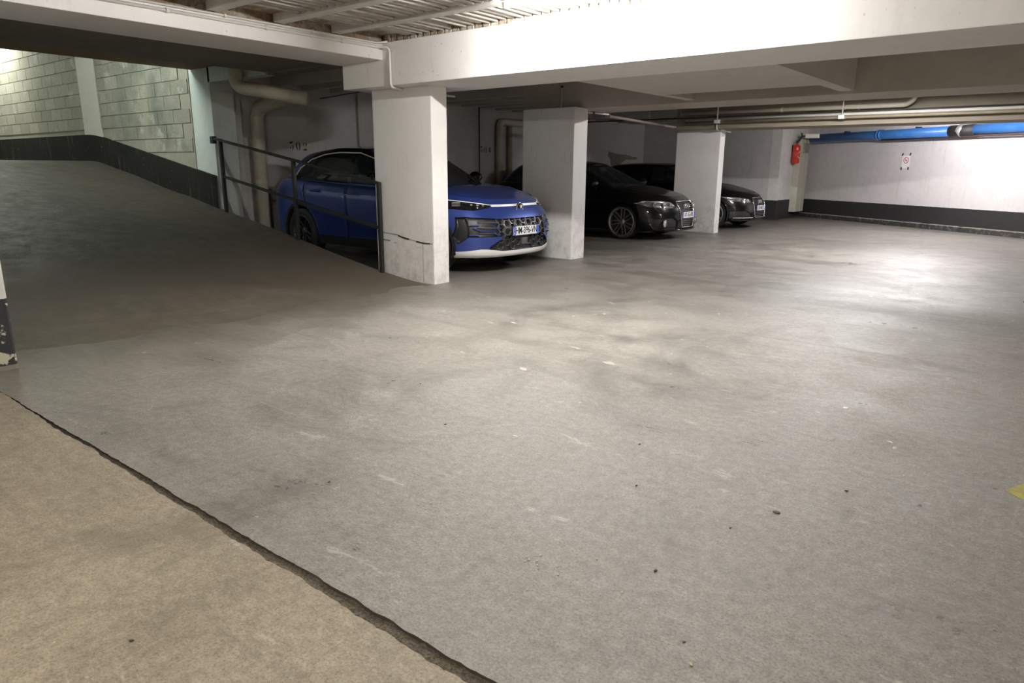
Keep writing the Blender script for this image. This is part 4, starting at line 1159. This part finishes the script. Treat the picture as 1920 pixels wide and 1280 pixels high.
bm = bmesh.new(); lathe(bm, [(.0985, .12), (.0995, .12), (.0995, .34), (.0985, .34)], 28, 'z', closed=True); obj('label_band', bm, flat('extinguisher label', (.62, .07, .05), .4), fe, smooth=True)
bm = bmesh.new(); n = 14; prv = None
for i in range(n+1):
    a = -.9+1.8*i/n; zc_ = .22+.085*math.sin(PI*i/n)
    row = [bm.verts.new((.1003*math.cos(a), .1003*math.sin(a), .22+s_*.09*math.sqrt(max(.02, 1-(a/.9)**2)))) for s_ in (.80, 1.0)]
    row2 = [bm.verts.new((.1003*math.cos(a), .1003*math.sin(a), .22-s_*.09*math.sqrt(max(.02, 1-(a/.9)**2)))) for s_ in (.80, 1.0)]
    if prv:
        bm.faces.new((prv[0][0], row[0], row[1], prv[0][1])); bm.faces.new((prv[1][0], prv[1][1], row2[1], row2[0]))
    prv = (row, row2)
obj('label_arc', bm, flat('label white', (.85, .82, .8), .4), fe)
obj('wall_hook', bx(-.12, -.09, -.02, .02, .36, .48), M_steel, fe)

# ================================================================== bay numbers stencilled on the rear wall
def crescent(cy, cz, h, w, th_, side_, n=10):
    out = []; inn = []
    for i in range(n+1):
        a = -PI/2+PI*i/n; out.append((cy+side_*w*math.cos(a), cz+h*math.sin(a))); inn.append((cy+side_*(w-th_)*math.cos(a), cz+h*.96*math.sin(a)))
    return out+inn[::-1]
def digit(d, cy, cz, H):
    k = H
    if d == '3': return [[(cy-.26*k, cz+.46*k), (cy+.22*k, cz+.52*k), (cy+.26*k, cz+.44*k), (cy+.05*k, cz+.28*k), (cy-.22*k, cz+.26*k)], crescent(cy+.02*k, cz-.20*k, .30*k, .27*k, .13*k, 1), [(cy-.25*k, cz-.22*k), (cy-.18*k, cz-.10*k), (cy-.08*k, cz-.20*k), (cy-.14*k, cz-.36*k)]]
    if d == '0': return [crescent(cy+.03*k, cz, .50*k, .27*k, .15*k, 1), crescent(cy-.03*k, cz, .50*k, .27*k, .15*k, -1)]
    if d == '2': return [crescent(cy+.02*k, cz+.22*k, .28*k, .27*k, .14*k, 1), crescent(cy-.04*k, cz+.20*k, .22*k, .20*k, .12*k, -1), [(cy-.26*k, cz-.50*k), (cy-.10*k, cz-.30*k), (cy+.24*k, cz-.30*k), (cy+.30*k, cz-.50*k)]]
    if d == '4': return [[(cy-.28*k, cz-.12*k), (cy+.02*k, cz+.50*k), (cy+.02*k, cz+.20*k), (cy-.14*k, cz-.12*k)], [(cy+.07*k, cz+.50*k), (cy+.19*k, cz+.50*k), (cy+.19*k, cz-.50*k), (cy+.07*k, cz-.50*k)], [(cy-.28*k, cz-.16*k), (cy-.28*k, cz-.26*k), (cy+.30*k, cz-.26*k), (cy+.30*k, cz-.16*k)]]
M_sten = flat('stencil black', (.03, .03, .03), .8)
for word, y0, z0, H, dyy in (('302', 1.555, 1.605, .135, .128), ('304', 6.25, 1.655, .13, .135)):
    t = thing('bay_number', 'black stencilled bay number 302 on the rear wall above the blue car' if word == '302' else 'black stencilled bay number 304 on the rear wall beside the upright pipes', 'number', (-4.648, y0, z0))
    for i, d in enumerate(word):
        bm = bmesh.new()
        for pl_ in digit(d, (i-1)*dyy, 0, H): prism(bm, pl_, 0, -.0005, .0012)
        o = obj('digit', bm, M_sten, t, kind='stuff' if False else None)
# damp patch
bm = bmesh.new(); random.seed(3)
pts = [(11.27, 1.62), (11.32, 1.74), (11.42, 1.71), (11.6, 1.69), (11.9, 1.66), (12.2, 1.66), (12.5, 1.62), (12.86, 1.60), (12.9, 1.55), (12.6, 1.52), (12.25, 1.53), (12.0, 1.42), (11.9, 1.30), (11.6, 1.28), (11.45, 1.38), (11.38, 1.55)]
prism(bm, pts, 0, -4.66, -4.645)
t = NT('exposed patch'); nn = t.noise(9, 6, .7); t.set(t.mix(t.ramp(nn, [(.4, 0), (.6, 1)]), (.13, .13, .095), (.27, .26, .20)), .9, bump=nn)
obj('damp_patch', bm, t.m, bpy.data.objects['wall_rear'], label='dark greenish bare patch')

# ================================================================== floor marks and debris
bm = bmesh.new(); prism(bm, [(5.505, -2.17), (5.56, -2.05), (5.75, -2.07), (5.95, -2.10), (5.95, -2.24), (5.72, -2.25), (5.56, -2.22)], 2, .0002, .0012)
t = NT('worn yellow paint'); nn = t.noise(30, 5, .7); t.set(t.mix(t.ramp(nn, [(.45, 0), (.62, .7)]), (.42, .38, .07), (.22, .2, .15)), .7)
tag(obj('floor_marking', bm, t.m), 'worn yellow paint dab on the floor at the right edge', 'marking')
bl_ = thing('rubber_stop', 'small black rubber object cut off by the right edge of the picture', 'block', (5.42, 3.10, 0))
bm = bmesh.new(); prism(bm, [(-.17, 0), (-.14, .20), (.12, .24), (.20, 0)], 1, -.12, .25); bmesh.ops.bevel(bm, geom=bm.edges[:], offset=.012, segments=2, affect='EDGES'); obj('block_body', bm, M_rubber, bl_)
obj('reflector_strip', bx(-.165, -.145, -.10, .20, .03, .05), M_red, bl_)
random.seed(5)
bm = bmesh.new(); bmesh.ops.create_icosphere(bm, subdivisions=1, radius=1)
for v in bm.verts: v.co *= random.uniform(.75, 1.15)
peb = bpy.data.meshes.new('pebble'); bm.to_mesh(peb); bm.free(); peb.materials.append(flat('pale grit', (.52, .46, .36), .8, var=.25))
bm = bmesh.new(); bmesh.ops.create_icosphere(bm, subdivisions=1, radius=1)
for v in bm.verts: v.co *= random.uniform(.7, 1.2)
pebd = bpy.data.meshes.new('pebble_dark'); bm.to_mesh(pebd); bm.free(); pebd.materials.append(flat('dark grit', (.06, .05, .04), .8))
spots = [(3.78, -3.81, 9, .10), (4.30, -3.83, 10, .12), (4.40, -3.78, 6, .15), (4.75, -3.7, 4, .25), (2.7, -1.4, 5, .5), (3.0, -2.3, 4, .5), (3.75, -4.9, 4, .3)]
for cx, cy, nn_, sp in spots:
    for k in range(nn_):
        o = bpy.data.objects.new('pebble', peb); link(o); r = random.uniform(.0022, .0048)
        o.location = (cx+random.gauss(0, sp*.5), cy+random.gauss(0, sp*.5), r*.5); o.scale = (r*1.3, r, r*.7); o.rotation_euler = (0, 0, random.random()*6)
        tag(o, 'tiny pale crumb of grit lying on the concrete floor', 'pebble', 'pale grit on the floor')
for cx, cy in ((4.31, -3.11), (4.67, -3.63), (4.75, -3.20), (3.71, -4.87), (3.3, -3.9), (5.0, -2.6), (4.1, -2.7), (4.9, -3.9), (3.2, -3.1), (2.6, -2.7)):
    o = bpy.data.objects.new('pebble', pebd); link(o); r = random.uniform(.004, .007)
    o.location = (cx, cy, r*.4); o.scale = (r*1.4, r, r*.6); o.rotation_euler = (0, 0, random.random()*6)
    tag(o, 'small dark crumb lying on the concrete floor', 'pebble', 'dark grit on the floor')
bm = bmesh.new(); prism(bm, [(-.022, -.006), (-.008, -.015), (.014, -.011), (.024, .002), (.008, .012), (-.012, .009)], 2, 0, .006)
o = tag(obj('dead_leaf', bm, flat('brown leaf', (.12, .085, .055), .8)), 'small brown leaf scrap lying on the floor right of centre', 'leaf'); o.location = (4.84, -2.97, .001); o.scale = (.6, .6, .6)

# cracks and scrapes on the near column
cn = bpy.data.objects['column_near']
def crk(nm, pts, w):
    bm = bmesh.new(); q = [(x+0, z+w/2*random.uniform(.5, 1)) for x, z in pts]+[(x, z-w/2*random.uniform(.5, 1)) for x, z in reversed(pts)]
    prism(bm, q, 1, -.0025, .01); obj(nm, bm, flat('dark crack', (.07, .065, .06), .9), cn)
crk('crack', [(-.93, .535), (-.75, .53), (-.58, .52), (-.43, .49), (-.29, .47), (-.13, .455), (-.0, .452)], .007)
crk('scrape', [(-.56, .51), (-.50, .50), (-.44, .488), (-.38, .482)], .024)
crk('scrape', [(-.26, .462), (-.18, .455), (-.10, .450), (-.04, .454)], .02)
crk('scrape', [(-.86, .452), (-.78, .447), (-.70, .442)], .014)
bm = bmesh.new(); prism(bm, [(-.158, .01), (-.152, .01), (-.150, .46), (-.156, .46)], 1, -.002, .01); obj('crack', bm, flat('fine crack', (.30, .28, .25), .9), cn)

# worn white chips on the floor slab
random.seed(21)
for cx, cy, a in ((2.88, -2.04, .075), (2.83, -1.35, .085), (2.78, -.91, .05), (2.28, -1.98, .05), (1.80, -1.11, .07), (1.95, -.98, .05), (3.25, -1.55, .09), (2.1, .35, .07)):
    pts = [(cx+a*.8*(u_ := random.uniform(.25, 1))*math.cos(k*PI/4)-a*.35*math.sin(k*PI/4), cy+a*.5*u_*math.sin(k*PI/4)) for k in range(8)]
    obj('paint_fleck', prism(bmesh.new(), pts, 2, .0003, .0015), flat('worn white fleck', (.43, .41, .375), .75, var=.3), bpy.data.objects['floor'])
